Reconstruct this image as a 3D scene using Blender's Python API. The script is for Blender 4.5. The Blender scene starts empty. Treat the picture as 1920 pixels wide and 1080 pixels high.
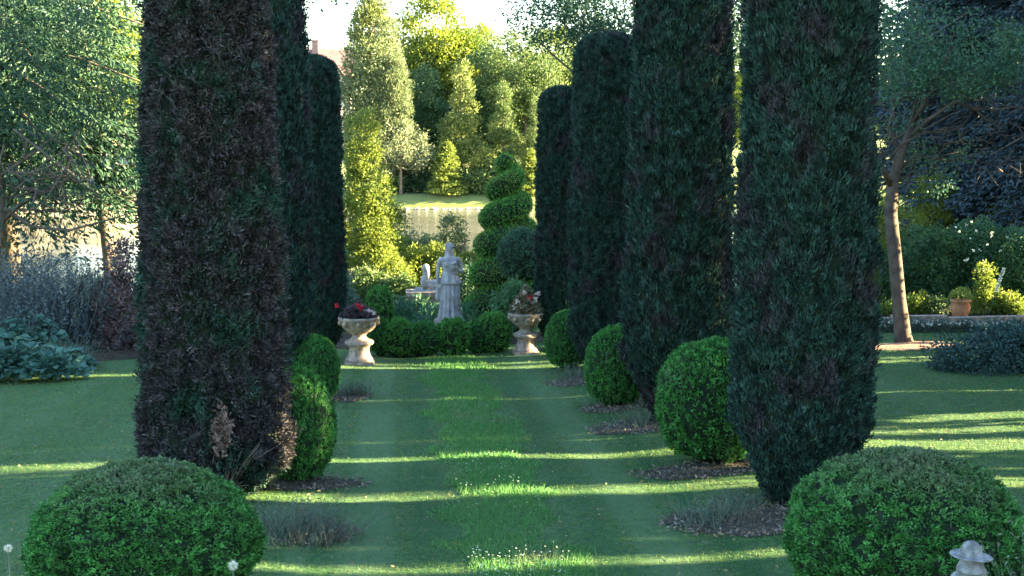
import bpy, math, random
import numpy as np
from mathutils import Vector
R = math.radians
random.seed(7)
rng = np.random.default_rng(11)
scn = bpy.context.scene
COL = scn.collection

# ---------------------------------------------------------------- camera
FPX = 2400.0; YAW = R(5.2); PIT = R(6.8); CZ = 3.8
fwd = np.array([math.sin(YAW)*math.cos(PIT), math.cos(YAW)*math.cos(PIT), -math.sin(PIT)])
rgt = np.array([math.cos(YAW), -math.sin(YAW), 0.0])
upv = np.cross(rgt, fwd)
cd = bpy.data.cameras.new('camera'); cam = bpy.data.objects.new('camera', cd); COL.objects.link(cam)
cam.location = (0, 0, CZ); cam.rotation_euler = (math.pi/2-PIT, 0, -YAW)
cd.sensor_width = 36; cd.lens = 36*FPX/1920; cd.clip_end = 3000; cd.clip_start = .1
scn.camera = cam

def sstep(a, b, v):
    t = np.clip((v-a)/(b-a), 0, 1); return t*t*(3-2*t)
def ground(x, y):
    x = np.asarray(x, float); y = np.asarray(y, float)
    z = -.04*np.minimum(y, 38)
    far = 112-30*sstep(-12, -19, x)
    z = z - 2.0*sstep(42, 54, y)
    z = z + 2.2*sstep(far-4, far+1, y) + .6*sstep(far+2, far+12, y)
    z = z + 9*sstep(135, 260, y) + .03*np.clip(y-260, 0, 400)
    nr = 1-sstep(30, 34, y)
    z = z + nr*.10*np.exp(-((x-4.6)/1.1)**2) + nr*.07*np.exp(-((x+2.0)/1.0)**2)
    z = z + nr*(.018*np.sin(x*1.3+y*.35)+.014*np.sin(x*.6-y*.9+1))
    return z
def g(x, y): return float(ground(x, y))
def ray(px, py): return fwd + (px-960)/FPX*rgt + (540-py)/FPX*upv
def at(px, py, Y):
    d = ray(px, py); t = Y/d[1]; return np.array([0, 0, CZ])+d*t
def G(px, py):
    d = ray(px, py); t = 4.0
    while t < 400:
        p = np.array([0, 0, CZ])+d*t
        if p[2] < g(p[0], p[1]): break
        t += .03
    return p
def onY(px, Y):
    x = at(px, 400, Y)[0]; return np.array([x, Y, g(x, Y)])

# ---------------------------------------------------------------- helpers
def tag(o, label=None, cat=None, group=None, kind=None):
    if label: o['label'] = label
    if cat: o['category'] = cat
    if group: o['group'] = group
    if kind: o['kind'] = kind
    return o
def empty(name, loc, label, cat, group=None, rz=0, sc=1.0):
    o = bpy.data.objects.new(name, None); COL.objects.link(o)
    o.location = tuple(loc); o.rotation_euler = (0, 0, rz); o.scale = (sc,)*3 if np.isscalar(sc) else tuple(sc)
    o.empty_display_size = .2
    return tag(o, label, cat, group)
def link(name, me, parent=None, loc=None, rot=None, sc=None):
    o = bpy.data.objects.new(name, me); COL.objects.link(o)
    if parent: o.parent = parent
    if loc is not None: o.location = tuple(float(v) for v in loc)
    if rot is not None: o.rotation_euler = rot
    if sc is not None: o.scale = (sc,)*3 if np.isscalar(sc) else tuple(sc)
    return o
def mesh_from(parts, mats, name='mesh', smooth=False):
    """parts: list of (verts Nx3, faces list or Mxk array, material index, smooth)"""
    V = []; loops = []; starts = []; tot = []; mi = []; sm = []; off = 0; lo = 0
    for v, f, m, s in parts:
        v = np.asarray(v, float); V.append(v)
        if isinstance(f, np.ndarray):
            k = f.shape[1]; n = f.shape[0]
            loops.append((f+off).ravel()); starts.append(lo+np.arange(n)*k); tot.append(np.full(n, k)); lo += n*k
        else:
            n = len(f); fl = np.array([len(q) for q in f]); loops.append(np.array([i for q in f for i in q])+off)
            starts.append(lo+np.concatenate([[0], np.cumsum(fl)[:-1]])); tot.append(fl); lo += int(fl.sum())
        mi.append(np.full(n, m)); sm.append(np.full(n, s)); off += len(v)
    V = np.concatenate(V); loops = np.concatenate(loops).astype(np.int32); starts = np.concatenate(starts).astype(np.int32)
    tot = np.concatenate(tot).astype(np.int32)
    me = bpy.data.meshes.new(name)
    me.vertices.add(len(V)); me.vertices.foreach_set('co', V.astype(np.float32).ravel())
    me.loops.add(len(loops)); me.loops.foreach_set('vertex_index', loops)
    me.polygons.add(len(starts)); me.polygons.foreach_set('loop_start', starts); me.polygons.foreach_set('loop_total', tot)
    me.polygons.foreach_set('material_index', np.concatenate(mi).astype(np.int32))
    me.polygons.foreach_set('use_smooth', np.concatenate(sm).astype(bool))
    for m in mats: me.materials.append(m)
    me.update(calc_edges=True); return me
def norm(v): return v/np.maximum(np.linalg.norm(v, axis=-1, keepdims=True), 1e-9)
def rdir(n): return norm(rng.normal(size=(n, 3)))
def leaf_part(pos, axis, L, W, m=0, n=None):
    N = len(pos); axis = norm(axis)
    L = (np.ones(N)*L)[:, None]; W = (np.ones(N)*W)[:, None]
    if n is None: n = rdir(N)
    b = norm(np.cross(axis, n)); nn = np.cross(b, axis)
    v = np.stack([pos, pos+axis*L*.5+b*W*.5+nn*L*.08, pos+axis*L, pos+axis*L*.5-b*W*.5+nn*L*.08], 1).reshape(-1, 3)
    return (v, np.arange(4*N).reshape(N, 4), m, False)
def blade_part(pos, axis, L, W, m=0):
    N = len(pos); L = (np.ones(N)*L)[:, None]; W = (np.ones(N)*W)[:, None]; axis = norm(axis)
    b = norm(np.cross(axis, rdir(N)))
    v = np.stack([pos-b*W*.5, pos+b*W*.5, pos+axis*L], 1).reshape(-1, 3)
    return (v, np.arange(3*N).reshape(N, 3), m, False)
def h3(ix, iy, iz, s):
    h = (ix*374761393+iy*668265263+iz*1274126177+s*974711) & 0xffffffff
    h = ((h ^ (h >> 13))*1274126177) & 0xffffffff
    return ((h ^ (h >> 16)) & 0xffff)/65535.0
def vnoise(p, f=1.0, s=0):
    p = np.asarray(p)*f+100; i = np.floor(p).astype(np.int64); t = p-i; t = t*t*(3-2*t); o = 0
    for a in (0, 1):
        for b in (0, 1):
            for c in (0, 1):
                w = (t[:, 0] if a else 1-t[:, 0])*(t[:, 1] if b else 1-t[:, 1])*(t[:, 2] if c else 1-t[:, 2])
                o = o+w*h3(i[:, 0]+a, i[:, 1]+b, i[:, 2]+c, s)
    return o*2-1
def fbm(p, f, s=0): return vnoise(p, f, s)*.6+vnoise(p, f*2.1, s+1)*.3+vnoise(p, f*4.3, s+2)*.15
def tube_part(pts, rad, seg=8, m=0, cap=True):
    pts = [np.array(p, float) for p in pts]; V = []; F = []
    n = len(pts); ref = np.array([.31, .2, .93])
    for i, p in enumerate(pts):
        t = norm(pts[min(i+1, n-1)]-pts[max(i-1, 0)])
        a = np.cross(t, ref if abs(t@ref) < .9 else np.array([1., 0, 0])); a /= np.linalg.norm(a); b = np.cross(t, a)
        r = rad[i] if hasattr(rad, '__len__') else rad
        for k in range(seg):
            w = 2*math.pi*k/seg; V.append(p+r*(math.cos(w)*a+math.sin(w)*b))
    for i in range(n-1):
        for k in range(seg):
            F.append((i*seg+k, i*seg+(k+1) % seg, (i+1)*seg+(k+1) % seg, (i+1)*seg+k))
    if cap: F.append(tuple(range(seg))[::-1]); F.append(tuple((n-1)*seg+k for k in range(seg)))
    return (np.array(V), F, m, True)
def box_part(x0, x1, y0, y1, z0, z1, m=0):
    V = np.array([(x, y, z) for z in (z0, z1) for y in (y0, y1) for x in (x0, x1)], float)
    return (V, [(0, 2, 3, 1), (4, 5, 7, 6), (0, 1, 5, 4), (2, 6, 7, 3), (0, 4, 6, 2), (1, 3, 7, 5)], m, False)
def lathe_part(prof, seg=32, m=0, flute=0, amp=.0, frange=None, sx=1, sy=1, c=(0, 0, 0)):
    V = []; F = []
    for (r, z) in prof:
        for k in range(seg):
            w = 2*math.pi*k/seg; rr = r
            if flute and (frange is None or frange[0] <= z <= frange[1]): rr = r*(1+amp*math.cos(flute*w))
            V.append((c[0]+rr*sx*math.cos(w), c[1]+rr*sy*math.sin(w), c[2]+z))
    n = len(prof)
    for i in range(n-1):
        for k in range(seg): F.append((i*seg+k, i*seg+(k+1) % seg, (i+1)*seg+(k+1) % seg, (i+1)*seg+k))
    F.append(tuple(range(seg))[::-1]); F.append(tuple((n-1)*seg+k for k in range(seg)))
    return (np.array(V), F, m, True)
def ell_part(c, r, m=0, nu=20, nv=12, disp=0, s=0, f=3):
    V = []; F = []
    for j in range(nv+1):
        th = math.pi*j/nv
        for i in range(nu):
            a = 2*math.pi*i/nu; V.append((math.sin(th)*math.cos(a), math.sin(th)*math.sin(a), math.cos(th)))
    V = np.array(V)
    if disp: V = V*(1+disp*fbm(V, f, s))[:, None]
    for j in range(nv):
        for i in range(nu): F.append((j*nu+i, (j+1)*nu+i, (j+1)*nu+(i+1) % nu, j*nu+(i+1) % nu))
    return (V*np.array(r)+np.array(c), F, m, True)
def fuse(parts, mat, voxel, smooth=4, name='mesh'):
    me = mesh_from(parts, [mat]); o = bpy.data.objects.new('tmp', me); COL.objects.link(o)
    md = o.modifiers.new('r', 'REMESH'); md.mode = 'VOXEL'; md.voxel_size = voxel; md.use_smooth_shade = True
    if smooth: sm = o.modifiers.new('s', 'SMOOTH'); sm.iterations = smooth; sm.factor = .5
    dg = bpy.context.evaluated_depsgraph_get(); out = bpy.data.meshes.new_from_object(o.evaluated_get(dg))
    bpy.data.objects.remove(o); out.materials.clear(); out.materials.append(mat); out.name = name
    return out

# ---------------------------------------------------------------- materials
def newmat(name):
    m = bpy.data.materials.new(name); m.use_nodes = True; nt = m.node_tree; nt.nodes.clear()
    out = nt.nodes.new('ShaderNodeOutputMaterial'); return m, nt, out
def noise_node(nt, scale, detail=4, vec=None, rough=.6):
    n = nt.nodes.new('ShaderNodeTexNoise'); n.inputs['Scale'].default_value = scale; n.inputs['Detail'].default_value = detail
    n.inputs['Roughness'].default_value = rough
    if vec is None:
        tc = nt.nodes.new('ShaderNodeTexCoord'); vec = tc.outputs['Object']
    nt.links.new(vec, n.inputs['Vector']); return n
def ramp(nt, src, a, b):
    r = nt.nodes.new('ShaderNodeMapRange'); r.inputs[1].default_value = a; r.inputs[2].default_value = b
    nt.links.new(src, r.inputs[0]); return r.outputs[0]
def mixc(nt, f, a, b, mode='MIX'):
    m = nt.nodes.new('ShaderNodeMix'); m.data_type = 'RGBA'; m.blend_type = mode
    if hasattr(f, 'default_value') or hasattr(f, 'links'): nt.links.new(f, m.inputs[0])
    else: m.inputs[0].default_value = f
    for i, v in ((6, a), (7, b)):
        if isinstance(v, tuple): m.inputs[i].default_value = (*v, 1)
        else: nt.links.new(v, m.inputs[i])
    return m.outputs[2]
def leafmat(name, c1, c2, c3=None, pscale=1.2, lo=.5, hi=.62, trans=.3, rough=.55, spec=.3, worn=None, mott=0):
    m, nt, out = newmat(name)
    geo = nt.nodes.new('ShaderNodeNewGeometry')
    col = mixc(nt, geo.outputs['Random Per Island'], c1, c2)
    if c3 is not None:
        n = noise_node(nt, pscale, 3); col = mixc(nt, ramp(nt, n.outputs[0], lo, hi), col, c3)
    if mott:   # light and dark clump depth put into colour, plus lighter new growth
        n9 = noise_node(nt, mott, 3); rr_ = nt.nodes.new('ShaderNodeMapRange'); rr_.inputs[1].default_value = .36; rr_.inputs[2].default_value = .66
        rr_.inputs[3].default_value = .35; rr_.inputs[4].default_value = 1.9; nt.links.new(n9.outputs[0], rr_.inputs[0]); cb = nt.nodes.new('ShaderNodeVectorMath'); cb.operation = 'SCALE'
        nt.links.new(col, cb.inputs[0]); nt.links.new(rr_.outputs[0], cb.inputs['Scale']); col = cb.outputs[0]
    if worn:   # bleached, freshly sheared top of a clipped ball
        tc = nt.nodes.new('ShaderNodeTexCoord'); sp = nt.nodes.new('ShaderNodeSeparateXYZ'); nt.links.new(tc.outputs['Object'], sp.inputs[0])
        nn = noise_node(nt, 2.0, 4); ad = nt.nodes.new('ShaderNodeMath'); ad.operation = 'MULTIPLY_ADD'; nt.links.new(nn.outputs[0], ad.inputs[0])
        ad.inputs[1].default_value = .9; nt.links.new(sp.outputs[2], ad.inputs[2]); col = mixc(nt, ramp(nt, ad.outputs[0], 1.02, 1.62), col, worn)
    p = nt.nodes.new('ShaderNodeBsdfPrincipled'); p.inputs['Roughness'].default_value = rough
    p.inputs['Specular IOR Level'].default_value = spec
    nt.links.new(col, p.inputs['Base Color'])
    if trans > 0:
        t = nt.nodes.new('ShaderNodeBsdfTranslucent'); nt.links.new(col, t.inputs['Color'])
        mx = nt.nodes.new('ShaderNodeMixShader'); mx.inputs[0].default_value = trans
        nt.links.new(p.outputs[0], mx.inputs[1]); nt.links.new(t.outputs[0], mx.inputs[2]); nt.links.new(mx.outputs[0], out.inputs[0])
    else: nt.links.new(p.outputs[0], out.inputs[0])
    return m
def solidmat(name, c1, c2, scale=6, rough=.8, bump=.3, spec=.3, detail=6, lo=.35, hi=.65, bscale=None, bdist=.02):
    m, nt, out = newmat(name)
    n = noise_node(nt, scale, detail); col = mixc(nt, ramp(nt, n.outputs[0], lo, hi), c1, c2)
    p = nt.nodes.new('ShaderNodeBsdfPrincipled'); p.inputs['Roughness'].default_value = rough
    p.inputs['Specular IOR Level'].default_value = spec
    nt.links.new(col, p.inputs['Base Color'])
    if bump:
        nb = noise_node(nt, bscale or scale*4, 6); b = nt.nodes.new('ShaderNodeBump'); b.inputs['Strength'].default_value = bump
        b.inputs['Distance'].default_value = bdist
        nt.links.new(nb.outputs[0], b.inputs['Height']); nt.links.new(b.outputs[0], p.inputs['Normal'])
    nt.links.new(p.outputs[0], out.inputs[0]); return m

M = {}
M['greencore'] = solidmat('inner_shade_shell', (.004, .011, .005), (.010, .022, .009), 14, .95, 0)  # solid shell; shade of the hollows put into its near-black green
M['core'] = solidmat('dark_hedge_core', (.010, .011, .007), (.022, .018, .012), 5, .95, 0)  # solid block inside the added hedges, keeps the sun out
M['bark'] = solidmat('bark', (.075, .06, .05), (.16, .125, .095), 7, .9, .6, .1)
M['palebark'] = solidmat('pale_bark', (.16, .12, .10), (.33, .25, .18), 6, .9, .5, .1)
M['cypl'] = leafmat('cypress_brown_leaf', (.022, .022, .022), (.074, .062, .064), (.022, .056, .038), 1.6, .5, .62, .12, .6, .2, mott=7.5)
M['cypr'] = leafmat('cypress_green_leaf', (.011, .030, .026), (.032, .072, .052), (.042, .037, .042), 1.3, .52, .64, .15, .6, .2, mott=7)
M['box'] = leafmat('box_leaf', (.030, .125, .028), (.07, .23, .048), (.085, .13, .075), 1.3, .6, .72, .35, .5, .3, mott=9)
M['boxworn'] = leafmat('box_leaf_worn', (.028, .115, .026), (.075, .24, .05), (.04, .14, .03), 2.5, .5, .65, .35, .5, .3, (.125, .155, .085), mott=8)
M['boxdark'] = leafmat('box_leaf_dark', (.018, .065, .022), (.035, .11, .035), None, trans=.25)
M['stone'] = solidmat('statue_stone', (.22, .21, .215), (.42, .40, .40), 5, .9, .5, .1, bscale=30, bdist=.01)
M['urnstone'] = solidmat('urn_stone', (.13, .115, .10), (.38, .29, .24), 11, .9, .6, .1, bscale=40, bdist=.01)
M['terra'] = solidmat('terracotta', (.32, .13, .06), (.48, .22, .11), 6, .8, .2)
M['mulch'] = solidmat('mulch', (.045, .042, .032), (.11, .095, .072), 14, .95, 1.0, .1, bscale=40, bdist=.05)
M['soil'] = solidmat('soil', (.02, .016, .012), (.055, .045, .03), 3, .95, .8, .1, bscale=20, bdist=.05)

# ---------------------------------------------------------------- world, sun
SUN_EL = 13.0
scn.world = bpy.data.worlds.new('World'); scn.world.use_nodes = True
wn = scn.world.node_tree; wn.nodes.clear()
wo = wn.nodes.new('ShaderNodeOutputWorld'); bg = wn.nodes.new('ShaderNodeBackground'); sky = wn.nodes.new('ShaderNodeTexSky')
sky.sky_type = 'NISHITA'; sky.sun_disc = False; sky.sun_elevation = R(SUN_EL); sky.sun_rotation = R(90)
sky.air_density = 1.2; sky.dust_density = .8; sky.ozone_density = 2.5
bg.inputs[1].default_value = .066
wn.links.new(sky.outputs[0], bg.inputs[0]); wn.links.new(bg.outputs[0], wo.inputs[0])
sd = bpy.data.lights.new('sun', 'SUN'); sd.energy = 5.0; sd.angle = R(.5); sd.color = (1, .82, .46)
so = bpy.data.objects.new('sun', sd); COL.objects.link(so)
az = R(0)   # from the right of the avenue, a touch beyond
sv = Vector((math.cos(az)*math.cos(R(SUN_EL)), math.sin(az)*math.cos(R(SUN_EL)), math.sin(R(SUN_EL))))
so.rotation_euler = sv.to_track_quat('Z', 'Y').to_euler(); so.location = (40, 20, 30)
scn.view_settings.view_transform = 'Standard'; scn.view_settings.look = 'None'; scn.view_settings.exposure = 4.2; scn.view_settings.gamma = 1
scn.cycles.max_bounces = 6; scn.cycles.diffuse_bounces = 3; scn.cycles.transmission_bounces = 3; scn.cycles.glossy_bounces = 2

# ---------------------------------------------------------------- ground
def grid_mesh(xs, ys, zf, mats):
    X, Y = np.meshgrid(xs, ys); Z = zf(X, Y)
    V = np.stack([X.ravel(), Y.ravel(), Z.ravel()], 1); nx = len(xs); ny = len(ys)
    i = (np.arange(ny-1)[:, None]*nx+np.arange(nx-1)[None]).ravel()
    return mesh_from([(V, np.stack([i, i+1, i+nx+1, i+nx], 1), 0, True)], mats)
def ground_mat():
    m, nt, out = newmat('lawn_ground'); L = nt.links.new
    geo = nt.nodes.new('ShaderNodeNewGeometry'); sep = nt.nodes.new('ShaderNodeSeparateXYZ'); L(geo.outputs['Position'], sep.inputs[0])
    pos = geo.outputs['Position']
    n1 = noise_node(nt, .8, 5, pos); n2 = noise_node(nt, 14, 6, pos, .7)
    mp = nt.nodes.new('ShaderNodeMapping'); mp.inputs['Scale'].default_value = (.5, 2.6, 1); L(pos, mp.inputs[0]); n3 = noise_node(nt, 2.2, 5, mp.outputs[0], .7)
    a = mixc(nt, ramp(nt, n1.outputs[0], .35, .65), (.052, .120, .038), (.082, .150, .048))
    a = mixc(nt, ramp(nt, n3.outputs[0], .48, .66), a, (.105, .14, .07))
    n5 = noise_node(nt, 3.3, 4, pos); a = mixc(nt, ramp(nt, n5.outputs[0], .58, .74), a, (.11, .11, .06))
    a = mixc(nt, ramp(nt, n2.outputs[0], .38, .68), a, (.022, .06, .026))
    # mown wheel tracks running down the avenue
    for c, w, f in ((-.35, .35, .65), (2.75, .35, .65), (3.45, .18, .8), (-1.05, .15, .6), (.35, .25, -1), (2.15, .2, -1), (1.22, .55, .5), (-4.2, .4, .3), (-6, .4, .3), (7.2, .4, .3), (9.2, .4, .3)):
        s = nt.nodes.new('ShaderNodeMath'); s.operation = 'SUBTRACT'; L(sep.outputs[0], s.inputs[0]); s.inputs[1].default_value = c
        ab = nt.nodes.new('ShaderNodeMath'); ab.operation = 'ABSOLUTE'; L(s.outputs[0], ab.inputs[0])
        r = ramp(nt, ab.outputs[0], w, w*.5)
        mu = nt.nodes.new('ShaderNodeMath'); mu.operation = 'MULTIPLY'; L(r, mu.inputs[0]); mu.inputs[1].default_value = abs(f)*(.45 if f < 0 else 1)
        a = mixc(nt, mu.outputs[0], a, (.085, .145, .065) if c != 3.45 and f > 0 else (.028, .08, .03))
    # rough meadow beyond the garden, dry reeds by the far shore on the left
    n4 = noise_node(nt, .15, 6, pos)
    far = mixc(nt, ramp(nt, n4.outputs[0], .4, .6), (.13, .17, .05), (.20, .21, .09))
    dry = mixc(nt, ramp(nt, n4.outputs[0], .35, .65), (.15, .14, .09), (.24, .21, .15))
    far = mixc(nt, ramp(nt, sep.outputs[0], -13, -18), far, dry)
    a = mixc(nt, ramp(nt, sep.outputs[1], 36, 42), a, far)
    p = nt.nodes.new('ShaderNodeBsdfPrincipled'); p.inputs['Roughness'].default_value = .9; p.inputs['Specular IOR Level'].default_value = .1
    L(a, p.inputs['Base Color'])
    b = nt.nodes.new('ShaderNodeBump'); b.inputs['Strength'].default_value = .8; b.inputs['Distance'].default_value = .04
    L(n2.outputs[0], b.inputs['Height']); L(b.outputs[0], p.inputs['Normal']); L(p.outputs[0], out.inputs[0]); return m
xs = np.concatenate([np.linspace(-900, -60, 15)[:-1], np.linspace(-60, -16, 40)[:-1], np.linspace(-16, 20, 180)[:-1], np.linspace(20, 60, 30)[:-1], np.linspace(60, 900, 15)])
ys = np.concatenate([np.linspace(-60, 4, 14)[:-1], np.linspace(4, 40, 190)[:-1], np.linspace(40, 140, 160)[:-1], np.linspace(140, 300, 30)[:-1], np.linspace(300, 1600, 20)])
tag(link('ground', grid_mesh(xs, ys, ground, [ground_mat()])), kind='structure')
def water_mat():
    m, nt, out = newmat('pond_water'); p = nt.nodes.new('ShaderNodeBsdfPrincipled')
    n = noise_node(nt, .25, 4); col = mixc(nt, ramp(nt, n.outputs[0], .4, .6), (.10, .10, .075), (.15, .14, .11))
    nt.links.new(col, p.inputs['Base Color']); p.inputs['Roughness'].default_value = .16; p.inputs['Specular IOR Level'].default_value = .45
    mp = nt.nodes.new('ShaderNodeMapping'); mp.inputs['Scale'].default_value = (.6, 2, 1); tc = nt.nodes.new('ShaderNodeTexCoord')
    nt.links.new(tc.outputs['Object'], mp.inputs[0]); nb = noise_node(nt, 1.2, 4, mp.outputs[0])
    b = nt.nodes.new('ShaderNodeBump'); b.inputs['Strength'].default_value = .35; b.inputs['Distance'].default_value = .06
    nt.links.new(nb.outputs[0], b.inputs['Height']); nt.links.new(b.outputs[0], p.inputs['Normal']); nt.links.new(p.outputs[0], out.inputs[0]); return m
WZ = -2.45
tag(link('pond_water', grid_mesh(np.linspace(-200, 200, 9), np.linspace(42, 122, 5), lambda X, Y: X*0+WZ, [water_mat()])), kind='structure')

def patch(name, cx, cy, rx, ry, mat, lift=.02, s=0, sides=40, mound=.0):
    V = [(cx, cy)]; rings = 5; F = []
    for j in range(1, rings+1):
        for k in range(sides):
            w = 2*math.pi*k/sides; q = 1+.13*math.sin(3*w+s)+.08*math.sin(7*w+2*s)+.05*math.sin(13*w+s*3)
            V.append((cx+rx*q*j/rings*math.cos(w), cy+ry*q*j/rings*math.sin(w)))
    V = np.array(V); rr = np.concatenate([[0]]+[[j/rings]*sides for j in range(1, rings+1)])
    Z = ground(V[:, 0], V[:, 1])+lift*(1-.9*rr**4)+mound*(1-rr**2)+.004
    for k in range(sides): F.append((0, 1+k, 1+(k+1) % sides))
    for j in range(rings-1):
        for k in range(sides): a = 1+j*sides; F.append((a+k, a+sides+k, a+sides+(k+1) % sides, a+(k+1) % sides))
    return tag(link(name, mesh_from([(np.column_stack([V, Z]), F, 0, True)], [mat])), kind='structure')

# ---------------------------------------------------------------- grass blades
GRA = leafmat('grass_blade', (.07, .145, .035), (.14, .215, .065), (.16, .19, .08), .5, .5, .7, .4, .6, .2)
GRL = leafmat('long_grass_blade', (.075, .22, .06), (.15, .31, .095), (.20, .27, .12), .9, .55, .7, .45, .6, .2)
PETAL = leafmat('white_petal', (.62, .62, .52), (.75, .75, .62), None, trans=.3)
def grass(name, n, xr, yr, L, W, mat, lean=.5, cond=None):
    # density falls off with distance from the camera end
    u = rng.random(n); y = yr[0]*(yr[1]/yr[0])**u; x = xr[0]+(xr[1]-xr[0])*rng.random(n)
    if cond is not None: k = cond(x, y); x = x[k]; y = y[k]
    P = np.column_stack([x, y, ground(x, y)-.005]); ax = np.array([0, 0, 1.])+rdir(len(x))*lean
    ax[:, 2] = np.abs(ax[:, 2]); k = (y/12)**.5
    return link(name, mesh_from([blade_part(P, ax, L*(.5+rng.random(len(x)))*1, W*k)], [mat]))
infr = lambda x, y: (x > -.33*y-1) & (x < .53*y+1)
def clumpy(x, y):
    q = np.column_stack([x, y, x*0]); k = infr(x, y) & (fbm(q, 1.1, 40)*.5+vnoise(q, 5, 41)*.5+rng.random(len(x)) > .25)
    wheel = (np.abs(x+.35) < .3) | (np.abs(x-2.75) < .3)
    return k & ~(wheel & (rng.random(len(x)) < .45))
tag(grass('lawn_grass', 520000, (-12, 17), (8.5, 34), .038, .010, GRA, 1.0, clumpy), 'short mown grass of the shaded lawn', 'grass', kind='stuff')
def strip_c(x, y):
    e = .10*np.sin(y*1.7)+.06*np.sin(y*4.1+1)
    q = np.column_stack([x, y, x*0]); u = np.abs(x-1.22-e)/.62; return (u < 1.05+.35*vnoise(q, 2.5, 50)-.3*rng.random(len(x))) & (fbm(q, 1.6, 51)+rng.random(len(x)) > .05)
tag(grass('long_grass', 90000, (.3, 2.15), (8.5, 28.6), .07, .014, GRL, 1.0, strip_c), 'longer unmown grass strip down the middle of the lawn', 'grass', kind='stuff')
# daisies and clover heads on stems in the long strip
def flowers(name, pts, hts, r, label):
    parts = []; mats = [PETAL, GRL, M_yel]
    P = np.array(pts); n = len(P); top = P+np.column_stack([rng.normal(0, .02, n), rng.normal(0, .02, n), hts])
    parts.append(blade_part(P, top-P, np.linalg.norm(top-P, axis=1), .006, 1))
    for k in range(7):
        a = 2*math.pi*k/7; ax = np.column_stack([np.full(n, math.cos(a)), np.full(n, math.sin(a)), np.full(n, .25)])
        parts.append(leaf_part(top, ax, r, r*.6, 0, np.tile([0, 0, 1.], (n, 1))))
    parts.append(leaf_part(top-[0, 0, r*.2], np.tile([0, 0, 1.], (n, 1))+rdir(n)*.2, r*.9, r*.9, 0))
    return tag(link(name, mesh_from(parts, mats)), label, 'flowers', kind='stuff')
M_yel = leafmat('yellow_petal', (.7, .5, .05), (.8, .6, .08), None, trans=.2)
fp = []; fh = []
for (yc, sp, n, hh, rr_) in ((11.7, .6, 90, .15, .42), (12.4, .3, 55, .13, .5), (15.6, .25, 20, .12, .5), (16.6, .6, 26, .05, .5), (17.3, .5, 40, .1, .45), (21.5, .7, 40, .05, .35), (14.8, .6, 22, .05, .5), (19, 2, 25, .05, .5)):
    for k in range(n):
        y = random.gauss(yc, sp*.5); x = 1.2+random.uniform(-1, 1)*rr_
        fp.append((x, y, g(x, y))); fh.append(hh*random.uniform(.7, 1.4))
flowers('lawn_daisies', fp, np.array(fh), .011, 'tiny white daisies scattered in the long grass strip')

# ---------------------------------------------------------------- cypresses
def cyp_rad(z, H, R0):
    wide = R0 > .9; b = np.clip(z/(.5 if wide else .95), 0, 1); low = .38+.62*(b**.75)
    top = np.sqrt(np.clip(1-((z-(H-.45))/.45).clip(0, 1)**2, 0, 1))
    return R0*low*(1-(.34 if wide else .12)*np.clip(z/H, 0, 1))*(.15+.85*top)
def cypress_mesh(seed, H, R0, mat, ncl=6500, per=9, up=.9, leaf=.085, ridge=1.0):
    r = rng
    z = r.random(ncl)*H; a = r.random(ncl)*2*math.pi
    kt = r.random(ncl) < .05; z[kt] = H-.45+.45*np.sqrt(r.random(kt.sum()))
    def disp(P0):
        big = fbm(P0*np.array([1, 1, .7]), 1.3, seed)
        rid = vnoise(P0*np.array([1, 1, .22]), 4.2, seed+3)*ridge
        lump = vnoise(P0*np.array([1, 1, .7]), 4.6, seed+9)*.6+vnoise(P0, 10.0, seed+5)*.5
        return big*.09+rid*.045+np.where(lump < -.2, lump*3+.4, lump)*.12, lump
    rad = cyp_rad(z, H, R0)
    P0 = np.column_stack([np.cos(a)*R0, np.sin(a)*R0, z]); d, lump = disp(P0)
    stray = (r.random(ncl) < .04)*r.random(ncl)*.09
    rad = np.maximum(rad*(1+d)-.02*r.random(ncl)+stray, .02)
    C = np.column_stack([np.cos(a)*rad, np.sin(a)*rad, z]); out = np.column_stack([np.cos(a), np.sin(a), np.zeros(ncl)])
    lean = rdir(ncl)*.45                       # each spray points its own way
    C = np.repeat(C, per, 0); out = np.repeat(out, per, 0); lean = np.repeat(lean, per, 0); n = len(C)
    ax = out*.5+lean+rdir(n)*.5+np.array([0, 0, up]); P = C+rdir(n)*.04-out*.04+norm(ax)*(r.random(n)*.05)[:, None]
    parts = [leaf_part(P, ax, leaf*(.5+.9*r.random(n)), leaf*.36, 0, out+rdir(n)*.8)]
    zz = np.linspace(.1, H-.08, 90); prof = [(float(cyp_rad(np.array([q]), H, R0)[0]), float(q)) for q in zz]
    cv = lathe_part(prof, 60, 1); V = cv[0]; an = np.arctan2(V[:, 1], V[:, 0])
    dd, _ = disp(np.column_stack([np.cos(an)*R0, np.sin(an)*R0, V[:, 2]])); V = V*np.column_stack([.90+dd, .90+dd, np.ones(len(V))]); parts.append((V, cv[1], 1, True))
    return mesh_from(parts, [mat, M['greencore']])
cy_l = cypress_mesh(3, 7.6, .95, M['cypl'], 15000, 12, .3, .068, .6)
cy_r = cypress_mesh(8, 7.3, .88, M['cypr'], 14000, 12, .9, .066)
cy_r2 = cypress_mesh(21, 7.2, .88, M['cypr'], 9000, 10, 1.0, .085)
tr = mesh_from([tube_part([(0, 0, -.2), (.02, 0, .3), (0, .02, 1.2)], [.14, .11, .08], 10),
                tube_part([(.05, 0, .0), (.22, -.1, .35), (.45, -.15, .9)], [.04, .03, .015], 6),
                tube_part([(-.04, -.03, .0), (-.2, -.2, .5), (-.3, -.25, 1.0)], [.04, .025, .012], 6)], [M['bark']])
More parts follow.
